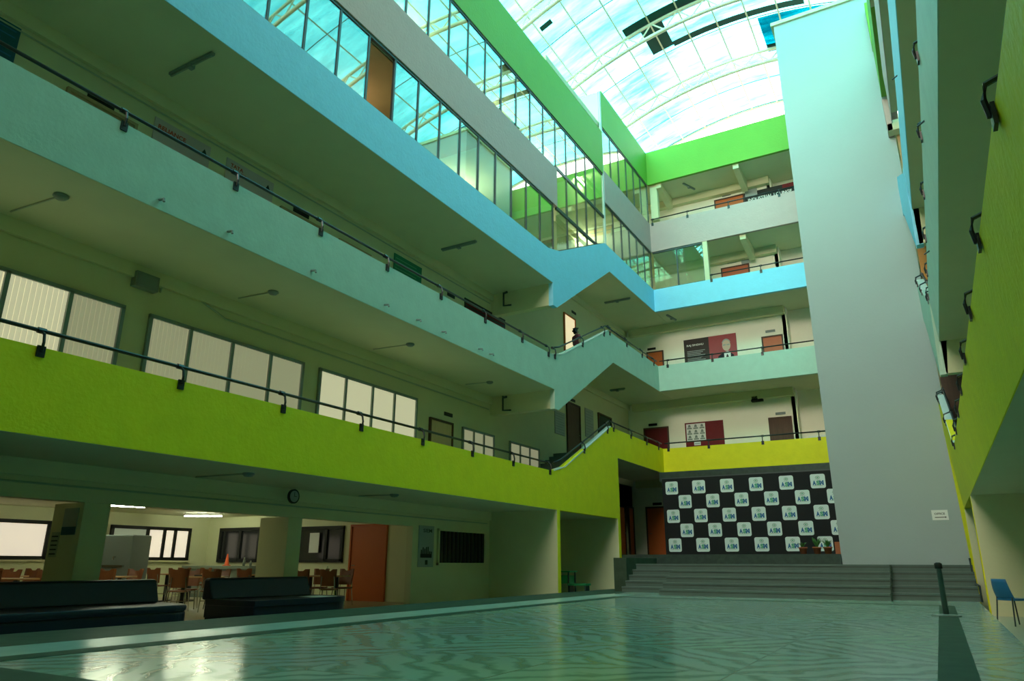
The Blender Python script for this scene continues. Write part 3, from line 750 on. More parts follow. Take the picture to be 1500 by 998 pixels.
door_x(1, 'pale wooden door on the first floor between the windows', 16.45, 17.5, 2.62, 4.76, 'palewood')
sign_x('small black sign above the pale first floor door', 17.35, 5.0, txt=None)
door_x(2, 'dark brown door seen over the first floor stairs', 25.6, 26.75, 4.80, 7.0, 'darkwood')
sign_x('small black sign above the dark door by the first floor stairs', 26.2, 7.15)
door_x(3, 'brightly lit doorway seen over the second floor stairs', 25.5, 26.5, 8.43, 10.75, 'litroom', mf='orange', handle=False)
sign_x('small black sign above the lit doorway on the second floor', 26.5, 11.05)
door_x(4, 'orange panel door low behind the second floor stair parapet', 28.0, 28.75, 8.43, 9.95, 'orange')
door_x(5, 'dark open doorway beyond the first floor stairs', 28.8, 30.2, 4.8, 7.1, 'darkglass', handle=False)
door_x(6, 'brown second floor door nearest the viewpoint', 5.45, 6.65, 6.32, 8.72, 'palebrown', mf='palebrown')
door_x(7, 'brown second floor door right of the grey posters', 10.35, 11.5, 6.32, 8.66, 'palebrown', mf='palebrown')
door_x(8, 'brown second floor door left of the green board', 12.3, 13.4, 6.32, 8.64, 'palebrown', mf='palebrown')
sign_x('small black sign over the nearest brown door', 6.0, 8.82, .5)
sign_x('small black sign over the brown door beyond the posters', 10.95, 8.78, .5)
sign_x('small black sign right of the green board', 17.3, 8.78, .4)

def board_x(name, label, cat, y0, y1, z0, z1, mats, fn=None, x=WL, t=.025):
    x += .004; mb = MB().box(x, x + t, y0, y1, z0, z1)
    if fn: fn(mb, x + t + .002)
    return tag(mb.build(name, mats), label, cat)
def rel(mb, x):
    put_text(mb, 'RELIANCE', (x, 7.12, 8.95), (0, 1, 0), (0, 0, 1), .62, .10, 1, .03)
    mb.add([(x, 8.12, 8.95), (x, 8.24, 8.95), (x, 8.18, 9.06)], [(0, 1, 2)], 2)
    for k in range(4): mb.box(x - .001, x, 7.15, 8.2, 8.35 + k * .1, 8.37 + k * .1, 2)
board_x('company_poster', 'grey wall poster lettered RELIANCE in red, second floor', 'poster', 7.04, 8.32, 8.1, 9.17, ['postergrey', 'red', 'signblack'], rel)
def tata(mb, x):
    put_text(mb, 'TATA', (x, 8.84, 9.00), (0, 1, 0), (0, 0, 1), .34, .09, 1, .03)
    put_text(mb, 'POWER', (x, 8.84, 8.88), (0, 1, 0), (0, 0, 1), .46, .09, 1, .03)
    mb.add([(x, 9.82, 8.95), (x, 9.94, 8.95), (x, 9.88, 9.06)], [(0, 1, 2)], 2)
    for k in range(4): mb.box(x - .001, x, 8.85, 9.9, 8.35 + k * .1, 8.37 + k * .1, 2)
board_x('company_poster', 'grey wall poster lettered TATA POWER in red, second floor', 'poster', 8.74, 10.04, 8.1, 9.17, ['postergrey', 'red', 'signblack'], tata)
def lines(y0, y1, z0, z1, n, mi=1, t=.012):
    def f(mb, x):
        for k in range(n):
            z = z0 + (z1 - z0) * (k + .5) / n; mb.box(x - .001, x, y0 + .06, y1 - .06 - .2 * (k % 3 == 2), z - t, z + t, mi)
    return f
board_x('notice_board', 'green board with pale lines of text on the second floor wall', 'board', 14.45, 15.73, 8.2, 9.17, ['boardgreen', 'logogreen'], lines(14.45, 15.73, 8.2, 9.1, 9))
board_x('wall_banner', 'long dark maroon banner near the end of the second floor wall', 'banner', 18.06, 20.64, 8.1, 9.02, ['posterdark', 'maroon'], lines(18.06, 20.64, 8.2, 8.9, 5, 1, .03))
board_x('wall_sign', 'dark blue sign at the near end of the second floor wall', 'sign', 3.2, 4.53, 8.3, 9.35, ['signblue', 'logoblue'], lines(3.2, 4.53, 8.35, 9.3, 8))
board_x('wall_poster', 'grey poster with text left of the dark door by the first floor stairs', 'poster', 24.49, 25.37, 5.6, 6.5, ['posterbg', 'greybox'], lines(24.49, 25.37, 5.65, 6.45, 8))
board_x('wall_poster', 'tall grey poster right of the dark door by the first floor stairs', 'poster', 27.36, 28.22, 5.9, 7.12, ['posterbg', 'greybox'], lines(27.36, 28.22, 5.95, 7.05, 9))
def tall_post(mb, x):
    put_text(mb, 'SIEM', (x, 16.3, 1.62), (0, 1, 0), (0, 0, 1), .4, .1, 1, .02)
    random.seed(3)
    for k in range(7):
        y = 16.22 + k * .075; mb.box(x - .001, x, y, y + .05, 1.02, 1.02 + random.uniform(.1, .3), 2)
    mb.box(x - .001, x, 16.2, 16.72, .96, 1.06, 2); mb.box(x - .001, x, 16.42, 16.54, .78, .9, 2)
board_x('wall_poster', 'tall grey green poster with a dark group picture beside the barred window', 'poster', 16.12, 16.80, .72, 1.80, ['posterbg', 'signblack', 'signblack'], tall_post)
tag(MB().box(WL, WL + .16, 7.12, 7.58, 5.63, 5.92).box(WL + .16, WL + .175, 7.15, 7.55, 5.66, 5.89).build('junction_box', 'greybox', bevel=.01), 'grey box on the wall above the gap between the first floor windows', 'box')

# ground window with dark slats
root = thing('window_14', 'dark window with vertical slats on the ground floor wall', 'window', kind='structure')
mb = MB(); w = .06
mb.box(WL, WL + .07, 16.98, 19.55, 1.69, 1.75).box(WL, WL + .07, 16.98, 19.55, .77, .83).box(WL, WL + .07, 16.98, 17.04, .77, 1.75).box(WL, WL + .07, 19.45, 19.55, .77, 1.75)
mb.build('window_frame', 'cream', root)
MB().box(WL, WL + .02, 17.04, 19.49, .83, 1.69).build('window_pane', 'darkglass', root)
for k in range(12): MB().box(WL + .02, WL + .045, 17.1 + k * .2, 17.17 + k * .2, .83, 1.69).build('slat', 'signblack', root)

# far corridor things
door_y(10, 'orange door at the left end of the far second storey corridor', -10.95, -10.22, 8.43, 10.66, 'orange')
sign_y('small black sign above the far second storey orange door', -10.75, 10.82)
door_y(11, 'dark maroon door at the left end of the far first storey corridor', -11.3, -10.2, 4.80, 6.93, 'maroon')
sign_y('small black sign above the far dark maroon door', -10.9, 7.08)
door_y(12, 'carved dark brown door in the far first storey corridor', -5.57, -4.72, 4.80, 6.90, 'darkwood')
sign_y('small grey sign above the far carved door', -5.1, 7.06, m='greybox')
door_y(13, 'salmon door in the far second storey corridor', -5.5, -4.7, 8.43, 10.62, 'redo')
sign_y('small grey sign above the far salmon door', -5.15, 10.85, m='greybox')
door_y(14, 'red door in the far third storey corridor', -7.02, -5.82, 12.2, 14.30, 'redo')
sign_y('small grey sign above the far red door', -6.55, 14.55, m='greybox')
door_y(15, 'orange double door in the far fourth storey corridor', -7.05, -5.73, 15.18, 17.95, 'orange')
sign_y('small grey sign above the far fourth storey orange door', -6.5, 18.1, m='greybox')
tag(MB().box(-5.6, -5.3, YW - .22, YW, 14.65, 14.95).build('wall_speaker', 'signblack'), 'black loudspeaker under the beam of the far third storey corridor', 'speaker')
tag(MB().box(-6.25, -5.75, YW - .2, YW, 7.72, 7.95).box(-6.2, -5.95, YW - .3, YW - .2, 7.74, 7.93).build('wall_speaker', 'signblack'), 'black projector box high in the far first storey corridor', 'speaker')
tag(MB().box(-5.62, -5.05, YW - .06, YW, 17.75, 18.14).build('electric_box', 'posterbg'), 'pale electric box above the black sign in the top far corridor', 'box')
tag(MB().box(-6.1, -5.7, YW - .06, YW, 14.38, 14.55).build('electric_box', 'posterbg'), 'small pale panel above the red door of the far third storey', 'box')
mb = MB().box(-5.66, -3.0, YW - .05, YW, 17.35, 18.0).box(-3.9, -2.9, YW - .055, YW - .05, 17.8, 18.0, 2)
put_text(mb, 'INDUSTRIAL LOUNGE', (-5.5, YW - .06, 17.5), (1, 0, 0), (0, 0, 1), 2.0, .16, 1, .02)
tag(mb.build('wall_sign', ['signblack', 'paper', 'maroon']), 'long black lettered sign in the top far corridor beside the shaft', 'sign')

# poster with portrait, second storey
y = YW - .03
mb = MB().box(-9.14, -6.68, y, YW - .004, 9.3, 11.06, 0)
def flat(mb, pts, yy, mi): mb.add([(p[0], yy, p[1]) for p in pts], [tuple(range(len(pts)))], mi)
def ell(cx, cz, rx, rz, n=20, a0=0, a1=2 * PI): return [(cx + rx * math.cos(a0 + (a1 - a0) * k / n), cz + rz * math.sin(a0 + (a1 - a0) * k / n)) for k in range(n if a1 - a0 > 6 else n + 1)]
flat(mb, [(-7.95, 9.3), (-6.68, 9.3), (-6.68, 11.06), (-7.95, 11.06)], y - .002, 1)
flat(mb, [(-7.75, 9.3), (-7.55, 10.05), (-7.3, 10.2), (-7.05, 10.2), (-6.85, 10.05), (-6.7, 9.3)], y - .004, 2)
flat(mb, [(-7.28, 9.3), (-7.28, 10.2), (-7.1, 10.25), (-6.98, 10.2), (-7.0, 9.3)], y - .006, 3)
flat(mb, [(-7.17, 9.3), (-7.19, 10.0), (-7.14, 10.12), (-7.08, 10.0), (-7.1, 9.3)], y - .008, 0)
flat(mb, ell(-7.15, 10.52, .19, .26), y - .008, 4)
flat(mb, ell(-7.15, 10.60, .20, .24, 14, .2, PI - .2), y - .007, 5)
flat(mb, [(-7.31, 10.52), (-7.17, 10.52), (-7.17, 10.58), (-7.31, 10.58)], y - .010, 5); flat(mb, [(-7.13, 10.52), (-6.99, 10.52), (-6.99, 10.58), (-7.13, 10.58)], y - .010, 5)
put_text(mb, 'RAJ SINDHU', (-9.0, y - .003, 10.68), (1, 0, 0), (0, 0, 1), .8, .12, 3, .02)
for k in range(9): mb.box(-9.0, -8.15 - .1 * (k % 3), y - .003, y, 10.45 - k * .075, 10.475 - k * .075, 6)
flat(mb, [(-9.14, 9.55), (-7.95, 9.7), (-7.95, 9.3), (-9.14, 9.3)], y - .003, 1)
tag(mb.build('portrait_poster', ['posterdark', 'posterred', 'trousers', 'paper', 'skinpale', 'posterbg', 'posterbg']), 'wide dark and crimson poster of a suited man with glasses, far second storey', 'poster')
# notice board
mb = MB().box(-9.36, -7.6, YW - .03, YW - .004, 5.7, 7.06, 0).box(-9.30, -8.42, YW - .035, YW - .03, 6.22, 7.0, 1)
for i in range(3):
    for j in range(3):
        x = -9.26 + i * .29; z = 6.26 + j * .25
        mb.box(x, x + .22, YW - .038, YW - .035, z, z + .06, 2); mb.add([(x + .04, YW - .038, z + .08), (x + .18, YW - .038, z + .08), (x + .15, YW - .038, z + .2), (x + .07, YW - .038, z + .2)], [(0, 1, 2, 3)], 2)
mb.box(-8.98, -8.68, YW - .036, YW - .03, 6.0, 6.16, 1).box(-8.95, -8.71, YW - .038, YW - .036, 6.06, 6.09, 2)
tag(mb.build('notice_board', ['maroon', 'paper', 'greybox']), 'maroon notice board with a sheet of nine pictures, far first storey', 'board')
# white things in the recess
for z, l in ((4.80, 'first'), (8.43, 'second')):
    tag(MB().box(-4.1, -3.2, YW + .1, YW + .55, z, z + 1.25).box(-4.0, -3.7, YW + .08, YW + .1, z + .9, z + 1.15).build('cabinet', 'paper'), f'white cabinet in the recess of the far {l} storey corridor', 'cabinet')
# stage lobby doors
door_x(20, 'dark orange door at the left of the stage lobby', 30.7, 31.4, ST, 3.25, 'orange')
door_x(21, 'narrow orange door next to the lobby corner', 31.95, 32.5, ST, 3.27, 'orange', handle=False)
door_y(22, 'wide orange door behind the left end of the backdrop', -11.4, -10.2, ST, 3.27, 'orange')
sign_y('small black sign above the wide orange lobby door', -10.9, 3.4)

# ------------------------------------------------------------------ ASM backdrop
YBK = 28.0
root = thing('event_backdrop', 'black backdrop with chequered white ASM logo tiles on the stage', 'backdrop', (0, 0, 0))
MB().box(-9.12, -2.3, YBK, YBK + .06, 1.16, 4.03).build('banner', 'bannerblack', root)
MB().box(-9.2, -2.2, YBK + .06, YBK + .12, 4.0, 4.08).box(-9.0, -8.9, YBK + .06, YBK + .14, ST, 4.0).box(-5.8, -5.7, YBK + .06, YBK + .14, ST, 4.0).box(-2.5, -2.4, YBK + .06, YBK + .14, ST, 4.0).build('frame', 'dark', root)
def rrect(cx, cz, w, h, r, n=4):
    p = []
    for (sx, sz, a) in ((1, 1, 0), (-1, 1, PI / 2), (-1, -1, PI), (1, -1, 1.5 * PI)):
        for k in range(n + 1):
            t = a + PI / 2 * k / n; p.append((cx + sx * (w / 2 - r) + r * math.cos(t), cz + sz * (h / 2 - r) + r * math.sin(t)))
    return p
mb = MB(); flat(mb, rrect(0, 0, .50, .50, .07), -.004, 0)
for k in range(8):
    a = k * PI / 4; flat(mb, ell(.062 * math.cos(a), .125 + .05 * math.sin(a), .022, .018, 8), -.006, 3)
flat(mb, ell(0, .125, .028, .024, 12), -.006, 2)
mb.box(-.10, .10, -.006, -.005, .040, .050, 3)
for ch, x0, mi in (('A', -.185, 1), ('S', -.06, 2), ('M', .045, 1)):
    put_text(mb, ch, (x0, -.007, -.145), (1, 0, 0), (0, 0, 1), .12 if ch != 'M' else .145, .165, mi, .075)
mb.box(-.15, .15, -.006, -.005, -.165, -.150, 3)
tile0 = mb.build('logo_tile', ['tilewhite', 'logoblue', 'logogreen', 'logogrey'], root)
cnt = 0
for row in range(5):
    z = 3.67 - row * .54
    for c in range(6):
        x = (-8.74 if row % 2 == 0 else -8.24) + c * 1.074
        t = tile0 if cnt == 0 else tile0.copy()
        if cnt: COL.objects.link(t)
        t.parent = root; t.location = (x, YBK, z); cnt += 1
struct(MB().box(A, -2.4, 29.6, 29.75, 4.1, 4.5).build('beam', 'granite'), 'dark lintel over the stage behind the lime balcony wall', 'beam')

# shaft sign
mb = MB().box(0.0, .42, 25.165, 25.18, 2.08, 2.37)
put_text(mb, 'OFFICE', (.07, 25.162, 2.23), (1, 0, 0), (0, 0, 1), .27, .06, 1, .02)
mb.box(.07, .34, 25.16, 25.165, 2.15, 2.17, 1); mb.add([(.34, 25.161, 2.13), (.37, 25.161, 2.16), (.34, 25.161, 2.19)], [(0, 1, 2)], 1)
tag(mb.build('direction_sign', ['paper', 'signblack']), 'small white lettered sign on the grey lift shaft', 'sign')

# stage plants
def plant(x, y, h, label, seed):
    rt = thing('potted_plant', label, 'plant', (x, y, ST), group=None)
    MB().lathe([(.09, 0), (.13, .2), (.145, .2), (.145, .24), (.12, .24), (.11, .21)], (0, 0, 0)).build('pot', 'terracotta', rt, smooth=True)
    mb = MB(); rnd = random.Random(seed)
    for k in range(26):
        a = rnd.uniform(0, 2 * PI); r = rnd.uniform(.06, .22); z = rnd.uniform(.6, 1) * h
        p0 = Vector((0, 0, .2)); p1 = Vector((math.cos(a) * r, math.sin(a) * r, .2 + z)); mid = (p0 + p1) / 2 + Vector((0, 0, .05))
        s_ = Vector((-math.sin(a), math.cos(a), 0)) * .028
        mb.add([p0, mid - s_, p1, mid + s_], [(0, 1, 2, 3)])
    mb.build('foliage', 'leaf', rt)
plant(-3.92, 26.6, .22, 'small potted plant at the left of the three on the stage', 1)
plant(-3.48, 26.6, .38, 'taller bushy plant in a terracotta pot, middle of the three on the stage', 2)
plant(-3.12, 26.4, .28, 'spiky plant in a terracotta pot nearest the lift shaft', 3)
tag(MB().box(-3.0, -2.68, 27.3, 27.6, ST, ST + .42).box(-2.98, -2.7, 27.29, 27.31, ST + .05, ST + .38).build('cardboard_box', 'terracotta'), 'brown box on the stage beside the lift shaft', 'box')

# ------------------------------------------------------------------ hall windows, door, lights
def hall_window_x(n, label, ys, z0, z1, mats, x=HX):
    rt = thing(f'window_{n}', label, 'window', kind='structure'); mb = MB(); w = .05
    mb.box(x, x + .08, ys[0] - w, ys[-1] + w, z1 - w, z1 + w).box(x, x + .08, ys[0] - w, ys[-1] + w, z0 - w, z0 + w)
    for y in ys: mb.box(x, x + .08, y - w, y + w, z0, z1)
    mb.build('window_frame', 'signblack', rt)
    for k, (a, b) in enumerate(zip(ys, ys[1:])): MB().box(x + .01, x + .03, a + w, b - w, z0 + w, z1 - w).build('window_pane', mats[k], rt)
    MB().box(x, x + .12, ys[0] - .1, ys[-1] + .1, z0 - .1, z0 - w).build('window_sill', 'cream', rt)
def hall_window_y(n, label, xs, z0, z1, mats, y=HY):
    rt = thing(f'window_{n}', label, 'window', kind='structure'); mb = MB(); w = .05
    mb.box(xs[0] - w, xs[-1] + w, y - .08, y, z1 - w, z1 + w).box(xs[0] - w, xs[-1] + w, y - .08, y, z0 - w, z0 + w)
    for x in xs: mb.box(x - w, x + w, y - .08, y, z0, z1)
    mb.build('window_frame', 'signblack', rt)
    for k, (a, b) in enumerate(zip(xs, xs[1:])): MB().box(a + w, b - w, y - .03, y - .01, z0 + w, z1 - w).build('window_pane', mats[k], rt)
hall_window_x(30, 'daylit sliding window at the near end of the dining hall', [8.2, 9.4, 10.4, 11.85], .93, 1.90, ['daylit', 'daylit', 'daylit'])
hall_window_x(31, 'window with garden view and frosted panes behind the hall counter', [13.75, 14.95, 15.55, 15.95, 16.5], .93, 1.88, ['gardenpane', 'daylit', 'daylit', 'daylit'])
hall_window_y(32, 'dark window on the hall end wall near its corner', [-21.4, -20.4, -19.5], .88, 1.90, ['darkglass', 'darkglass'])
hall_window_y(33, 'dark window with a paper notice left of the orange hall door', [-17.85, -16.5, -15.85], .88, 1.87, ['darkglass', 'darkglass'])
tag(MB().box(-17.15, -16.75, HY - .11, HY - .085, 1.12, 1.72).build('paper_notice', 'paper'), 'white paper calendar on the dark hall window', 'notice')
door_y(34, 'orange door of the dining hall', -15.46, -14.16, FL, 1.88, 'orange', y=HY, mf='orange')
for k, (x, y, rz, l) in enumerate(((-18.6, 11.7, 1.2, 'over the tables behind the first pillar'), (-20.3, 15.6, .5, 'near the rear corner of the hall'), (-17.6, 14.6, .5, 'above the dark window by the orange door'),
                                   (-17, 7.4, .6, 'in the near part of the hall'), (-15.0, 10.0, .6, 'behind the hall beam in the middle opening'))):
    rt = thing('ceiling_light', 'lit fluorescent tube ' + l, 'light', (x, y, 2.24), rz)
    MB().box(-.62, .62, -.03, .03, .02, .08).build('fitting', 'paper', rt)
    MB().tube([(-.6, 0, 0), (.6, 0, 0)], .018).build('tube', 'tube', rt)

# counter and cooler
mb = MB().box(-21.6, -18.6, 16.2, 16.9, FL, .62, 0).box(-21.7, -18.5, 16.1, 17.0, .62, .72, 1)
tag(mb.build('serving_counter', ['counter', 'counter'], bevel=.01), 'grey green serving counter in the rear corner of the hall', 'counter')
mb = MB(); mb.lathe([(.13, 0), (.13, .02), (.075, .03), (.02, .36), (.0, .37)], (-19.9, 16.4, .72))
tag(mb.build('orange_cone', 'coneorange', smooth=True), 'small orange cone standing on the serving counter', 'cone')
for k, (x, h) in enumerate(((-19.1, .26), (-18.8, .16))):
    tag(MB().lathe([(.04, 0), (.045, h * .6), (.02, h * .8), (.02, h)], (x, 16.4, .72)).build('bottle', 'counter', smooth=True), ['taller bottle on the serving counter', 'short bottle at the right end of the serving counter'][k], 'bottle')
rt = thing('water_cooler', 'grey steel water cooler in the hall beside the first pillar', 'water cooler', (-18.5, 12.0, FL), .3)
MB().box(-.45, .45, -.35, .35, 0, 1.75).build('body', 'greybox', rt, bevel=.03); MB().box(-.3, .3, -.42, -.35, .95, 1.0).build('tray', 'chrome', rt); MB().tube([(.0, -.35, 1.2), (0, -.42, 1.2), (0, -.42, 1.13)], .02, n=6).build('tap', 'chrome', rt)

# ------------------------------------------------------------------ hall chairs and tables
def make_chair():
    t = thing('dining_chair', 'x', 'chair', group=None)
    mb = MB(); vs = []; fs = []
    nx, nz = 8, 6
    for side_ in (0, 1):
        for i in range(nx + 1):
            u = -1 + 2 * i / nx
            for j in range(nz + 1):
                v = j / nz
                wdt = .21 * (1 - .12 * (1 - v)); top = .90 - .035 * (1 - abs(u)) * (v == 1) * 0
                z = .52 + v * (.40 - (.045 if abs(u) < .45 and j == nz else 0))
                y_ = -.20 - .07 * v + .035 * (u * u) + side_ * .014
                vs.append((u * wdt, y_, z))
    W = (nx + 1) * (nz + 1)
    for s_ in (0, 1):
        for i in range(nx):
            for j in range(nz):
                a = s_ * W + i * (nz + 1) + j; fs.append((a, a + 1, a + nz + 2, a + nz + 1))
    mb.add(vs, fs)
    for e in range(nz):  # side edges
        a = e; fs2 = (a, a + 1, a + 1 + W, a + W); mb.f.append(fs2); mb.m.append(0)
        a = nx * (nz + 1) + e; mb.f.append((a, a + 1, a + 1 + W, a + W)); mb.m.append(0)
    mb.build('backrest', 'chairwood', t, smooth=True)
    MB().prism([(-.20, -.21), (.20, -.21), (.22, .18), (.17, .22), (-.17, .22), (-.22, .18)], lambda x, y: (x, y, .44), lambda x, y: (x, y, .462)).build('seat', 'chairwood', t)
    for sx in (-1, 1):
        MB().tube([(sx * .17, .17, .44), (sx * .205, .22, 0)], .012, n=6).build('leg', 'chrome', t)
        MB().tube([(sx * .15, -.235, .75), (sx * .17, -.20, .44), (sx * .20, -.25, 0)], .012, n=6).build('leg', 'chrome', t)
    MB().tube([(-.18, .19, .22), (.18, .19, .22)], .009, n=5).tube([(-.18, -.2, .43), (.18, -.2, .43), (.17, .18, .43), (-.17, .18, .43), (-.18, -.2, .43)], .009, n=5).build('under_frame', 'chrome', t)
    return t
def make_table():
    t = thing('dining_table', 'x', 'table')
    MB().prism(rrect(0, 0, 1.2, .75, .06), lambda x, y: (x, y, .73), lambda x, y: (x, y, .76)).build('tabletop', 'tablewood', t)
    for sx in (-.35, .35):
        MB().box(sx - .04, sx + .04, -.04, .04, .03, .73).build('pedestal', 'black', t)
        MB().box(sx - .05, sx + .05, -.28, .28, 0, .03).build('foot', 'black', t)
    return t
ch = make_chair(); tb = make_table()
tables = [((-15.3, 11.9), .75, 'seen between the two blue sofas'), ((-17.0, 10.6), .6, 'in the middle of the dining hall'), ((-13.85, 14.5), .45, 'in front of the orange hall door'),
          ((-16.3, 8.0), .5, 'behind the first pillar'), ((-19.4, 9.4), .5, 'near the daylit rear window'), ((-16.3, 14.8), .5, 'under the dark hall window'), ((-19.2, 14.2), .4, 'before the serving counter')]
order = ['facing the atrium at its left', 'facing the atrium at its right', 'on the far side at the left', 'on the far side at the right']
first_t = True; first_c = True
for (tx, ty), rz, where in tables:
    lab = 'light topped dining table ' + where
    if first_t: tb.location = (tx, ty, FL); tb.rotation_euler = (0, 0, rz); tb['label'] = lab; tb['group'] = 'dining tables in the hall'; first_t = False
    else: dup(tb, (tx, ty, FL), rz, lab)
    for k, (cx, cy, cr) in enumerate(((-.33, -.55, 0), (.33, -.58, .15), (-.33, .58, PI), (.33, .55, PI - .2))):
        X = tx + cx * math.cos(rz) - cy * math.sin(rz); Yc = ty + cx * math.sin(rz) + cy * math.cos(rz)
        lab = f'brown plywood chair {order[k]} of the table {where}'
        lab = ' '.join(lab.split()[:16]) if len(lab.split()) > 16 else lab
        short = {0: 'near side left chair', 1: 'near side right chair', 2: 'far side left chair', 3: 'far side right chair'}[k]
        lab = f'brown {short} at the table {where}'
        if first_c: ch.location = (X, Yc, FL); ch.rotation_euler = (0, 0, rz + cr); ch['label'] = lab; ch['group'] = 'brown chairs in the dining hall'; first_c = False
        else: dup(ch, (X, Yc, FL), rz + cr, lab)
tag(MB().lathe([(.035, 0), (.035, .16), (.015, .2), (.015, .23)], (-13.8, 14.55, FL + .76), n=12).build('water_bottle', 'glassclear', smooth=True), 'clear water bottle on the table before the orange door', 'bottle')
tag(MB().box(-15.4, -15.1, 11.8, 12.05, FL + .761, FL + .79).build('magazine', 'signblack'), 'dark folder lying on the table between the blue sofas', 'folder')

# ------------------------------------------------------------------ sofas
def sofa(label, y0, y1, bulge_y, xb=-11.62, xf=-10.35):
    rt = thing('sofa', label, 'sofa')
    n = 10
    # seat outline with a rounded front corner
    def outline(xf_, ins=0):
        p = [(xb, y0 + ins), (xf_, y0 + ins)]
        for k in range(n + 1):
            a = PI / 2 * k / n; p.append((xf_ - .5 + .5 * math.cos(a) - 0, y1 + bulge_y - .5 - ins + .5 * math.sin(a)))
        p.append((xb, y1 - ins))
        return p
    MB().prism(outline(xf - .08, .03), lambda x, y: (x, y, FL), lambda x, y: (x, y, FL + .13)).build('plinth', 'navybase', rt)
    MB().prism(outline(xf), lambda x, y: (x, y, FL + .13), lambda x, y: (x, y, FL + .34)).build('seat_base', 'navy', rt, bevel=.03)
    MB().prism(outline(xf + .02), lambda x, y: (x, y, FL + .34), lambda x, y: (x, y, FL + .44)).build('seat_cushion', 'navy', rt, bevel=.04)
    mb = MB(); mb.prism([(0, .42), (.30, .42), (.16, .80), (.02, .80)], lambda x, z: (xb + x - .12, y0, FL + z), lambda x, z: (xb + x - .12, y1 - .1, FL + z))
    mb.build('backrest', 'navy', rt, bevel=.04)
    return rt
sofa('long navy blue sofa with rounded end at the left edge', 2.2, 8.25, -.15)
sofa('shorter navy blue sofa in front of the second pillar', 9.2, 11.75, .0)
tag(MB().box(-10.95, -10.45, 10.75, 11.35, FL + .441, FL + .446).build('white_patch', 'paper'), 'flat white rectangle on the end of the shorter sofa', 'paper')  # thin white rectangle on the seat end

# ------------------------------------------------------------------ right side: stool/blue chair, handrail, stanchion
rt = thing('plastic_chair', 'blue plastic chair with dark legs on the right side', 'chair', (1.10, 17.0, FL), -PI / 2 + .7)
mb = MB(); vs = []; fs = []
for i in range(9):
    u = -1 + 2 * i / 8
    for j in range(7):
        v = j / 6; wd = .20 - .035 * v * v
        vs.append((u * wd, -.20 - .10 * v - .02 * math.sin(PI * v) + .04 * u * u, .45 + v * .37))
for i in range(8):
    for j in range(6): a = i * 7 + j; fs.append((a, a + 1, a + 8, a + 7))
mb.add(vs, fs); o = mb.build('backrest', 'bluechair', rt, smooth=True); s = o.modifiers.new('thick', 'SOLIDIFY'); s.thickness = .015
MB().prism(rrect(0, 0, .42, .42, .08), lambda x, y: (x, y, .44), lambda x, y: (x, y, .475)).build('seat', 'bluechair', rt, bevel=.008)
for sx in (-1, 1):
    MB().tube([(sx * .17, .17, .44), (sx * .20, .22, 0)], .013, n=6).build('leg', 'dark', rt)
    MB().tube([(sx * .17, -.19, .5), (sx * .20, -.26, 0)], .013, n=6).build('leg', 'dark', rt)
mb = MB().tube([(.66, 21.8, .98), (.66, 21.8, .40), (.72, 20.6, .35), (.72, 20.6, 0.0)], .025)
tag(mb.build('handrail', 'dark'), 'short dark pipe handrail at the right end of the steps', 'handrail')
rt = thing('sign_stand', 'grey stanchion post on a flat round base in front of the steps', 'stand', (-.03, 14.75, 0))
MB().lathe([(.22, 0), (.22, .02), (.05, .035)], (0, 0, 0)).build('base', 'alum', rt, smooth=False)
MB().lathe([(.045, .03), (.04, .78), (.042, .78)], (0, 0, 0)).build('pole', 'step', rt, smooth=True)
MB().lathe([(.06, .76), (.06, .84), (.03, .86)], (0, 0, 0)).build('cap', 'signblack', rt, smooth=True)
# passage desk
rt = thing('school_desk', 'green desk with shelf in the passage under the left stairs', 'desk', (-10.9, 22.4, FL), 0)
MB().box(-.35, .45, -.3, .3, .80, .84).build('desktop', 'greenplastic', rt); MB().box(-.3, .35, -.28, .28, .45, .70).build('drawer_box', 'greenplastic', rt)
for sx in (-.3, .38):
    for sy in (-.25, .25): MB().box(sx - .02, sx + .02, sy - .02, sy + .02, 0, .80).build('leg', 'dark', rt)
rt = thing('bench', 'low green bench beside the green desk', 'bench', (-10.2, 22.2, FL), 0)
MB().box(-.3, .35, -.2, .2, .40, .46).build('bench_top', 'greenplastic', rt)
for sx in (-.25, .3): MB().box(sx - .02, sx + .02, -.15, .15, 0, .40).build('leg', 'dark', rt)
door_x(23, 'dark doorway at the back of the passage under the left stairs', 22.3, 23.0, FL, 1.7, 'darkwood', handle=False)

# ------------------------------------------------------------------ ceiling fixtures, conduits, spouts, clock
def fitting(label, x, y, z, L=1.2, rz=0):
    rt = thing('ceiling_light', label, 'light', (x, y, z), rz)
    MB().box(-L / 2, L / 2, -.04, .04, -.06, 0).build('fitting', 'greybox', rt)
    MB().tube([(-L / 2 + .03, 0, -.085), (L / 2 - .03, 0, -.085)], .016, n=6).build('tube', 'tube_off', rt)
    MB().box(-.05, .05, -.05, .05, -.13, -.06).build('bracket', 'greybox', rt)
fitting('unlit tube light under the blue band, nearest the viewpoint', -10.7, 6.73, 9.67)
fitting('unlit tube light under the blue band, farther along', -10.8, 15.77, 9.67)
fitting('unlit tube light on the ceiling beyond the second floor stairs', -10.67, 28.0, 11.93)
fitting('unlit tube light on the first floor ceiling beyond the stairs', -11.2, 28.95, 8.17, .7)
fitting('unlit tube light at the far left corner of the second storey ceiling', -9.3, 31.4, 11.93, .9, 1.4)
fitting('unlit tube light on the top far corridor ceiling', -8.0, 31.4, 18.5, .9, 1.2)
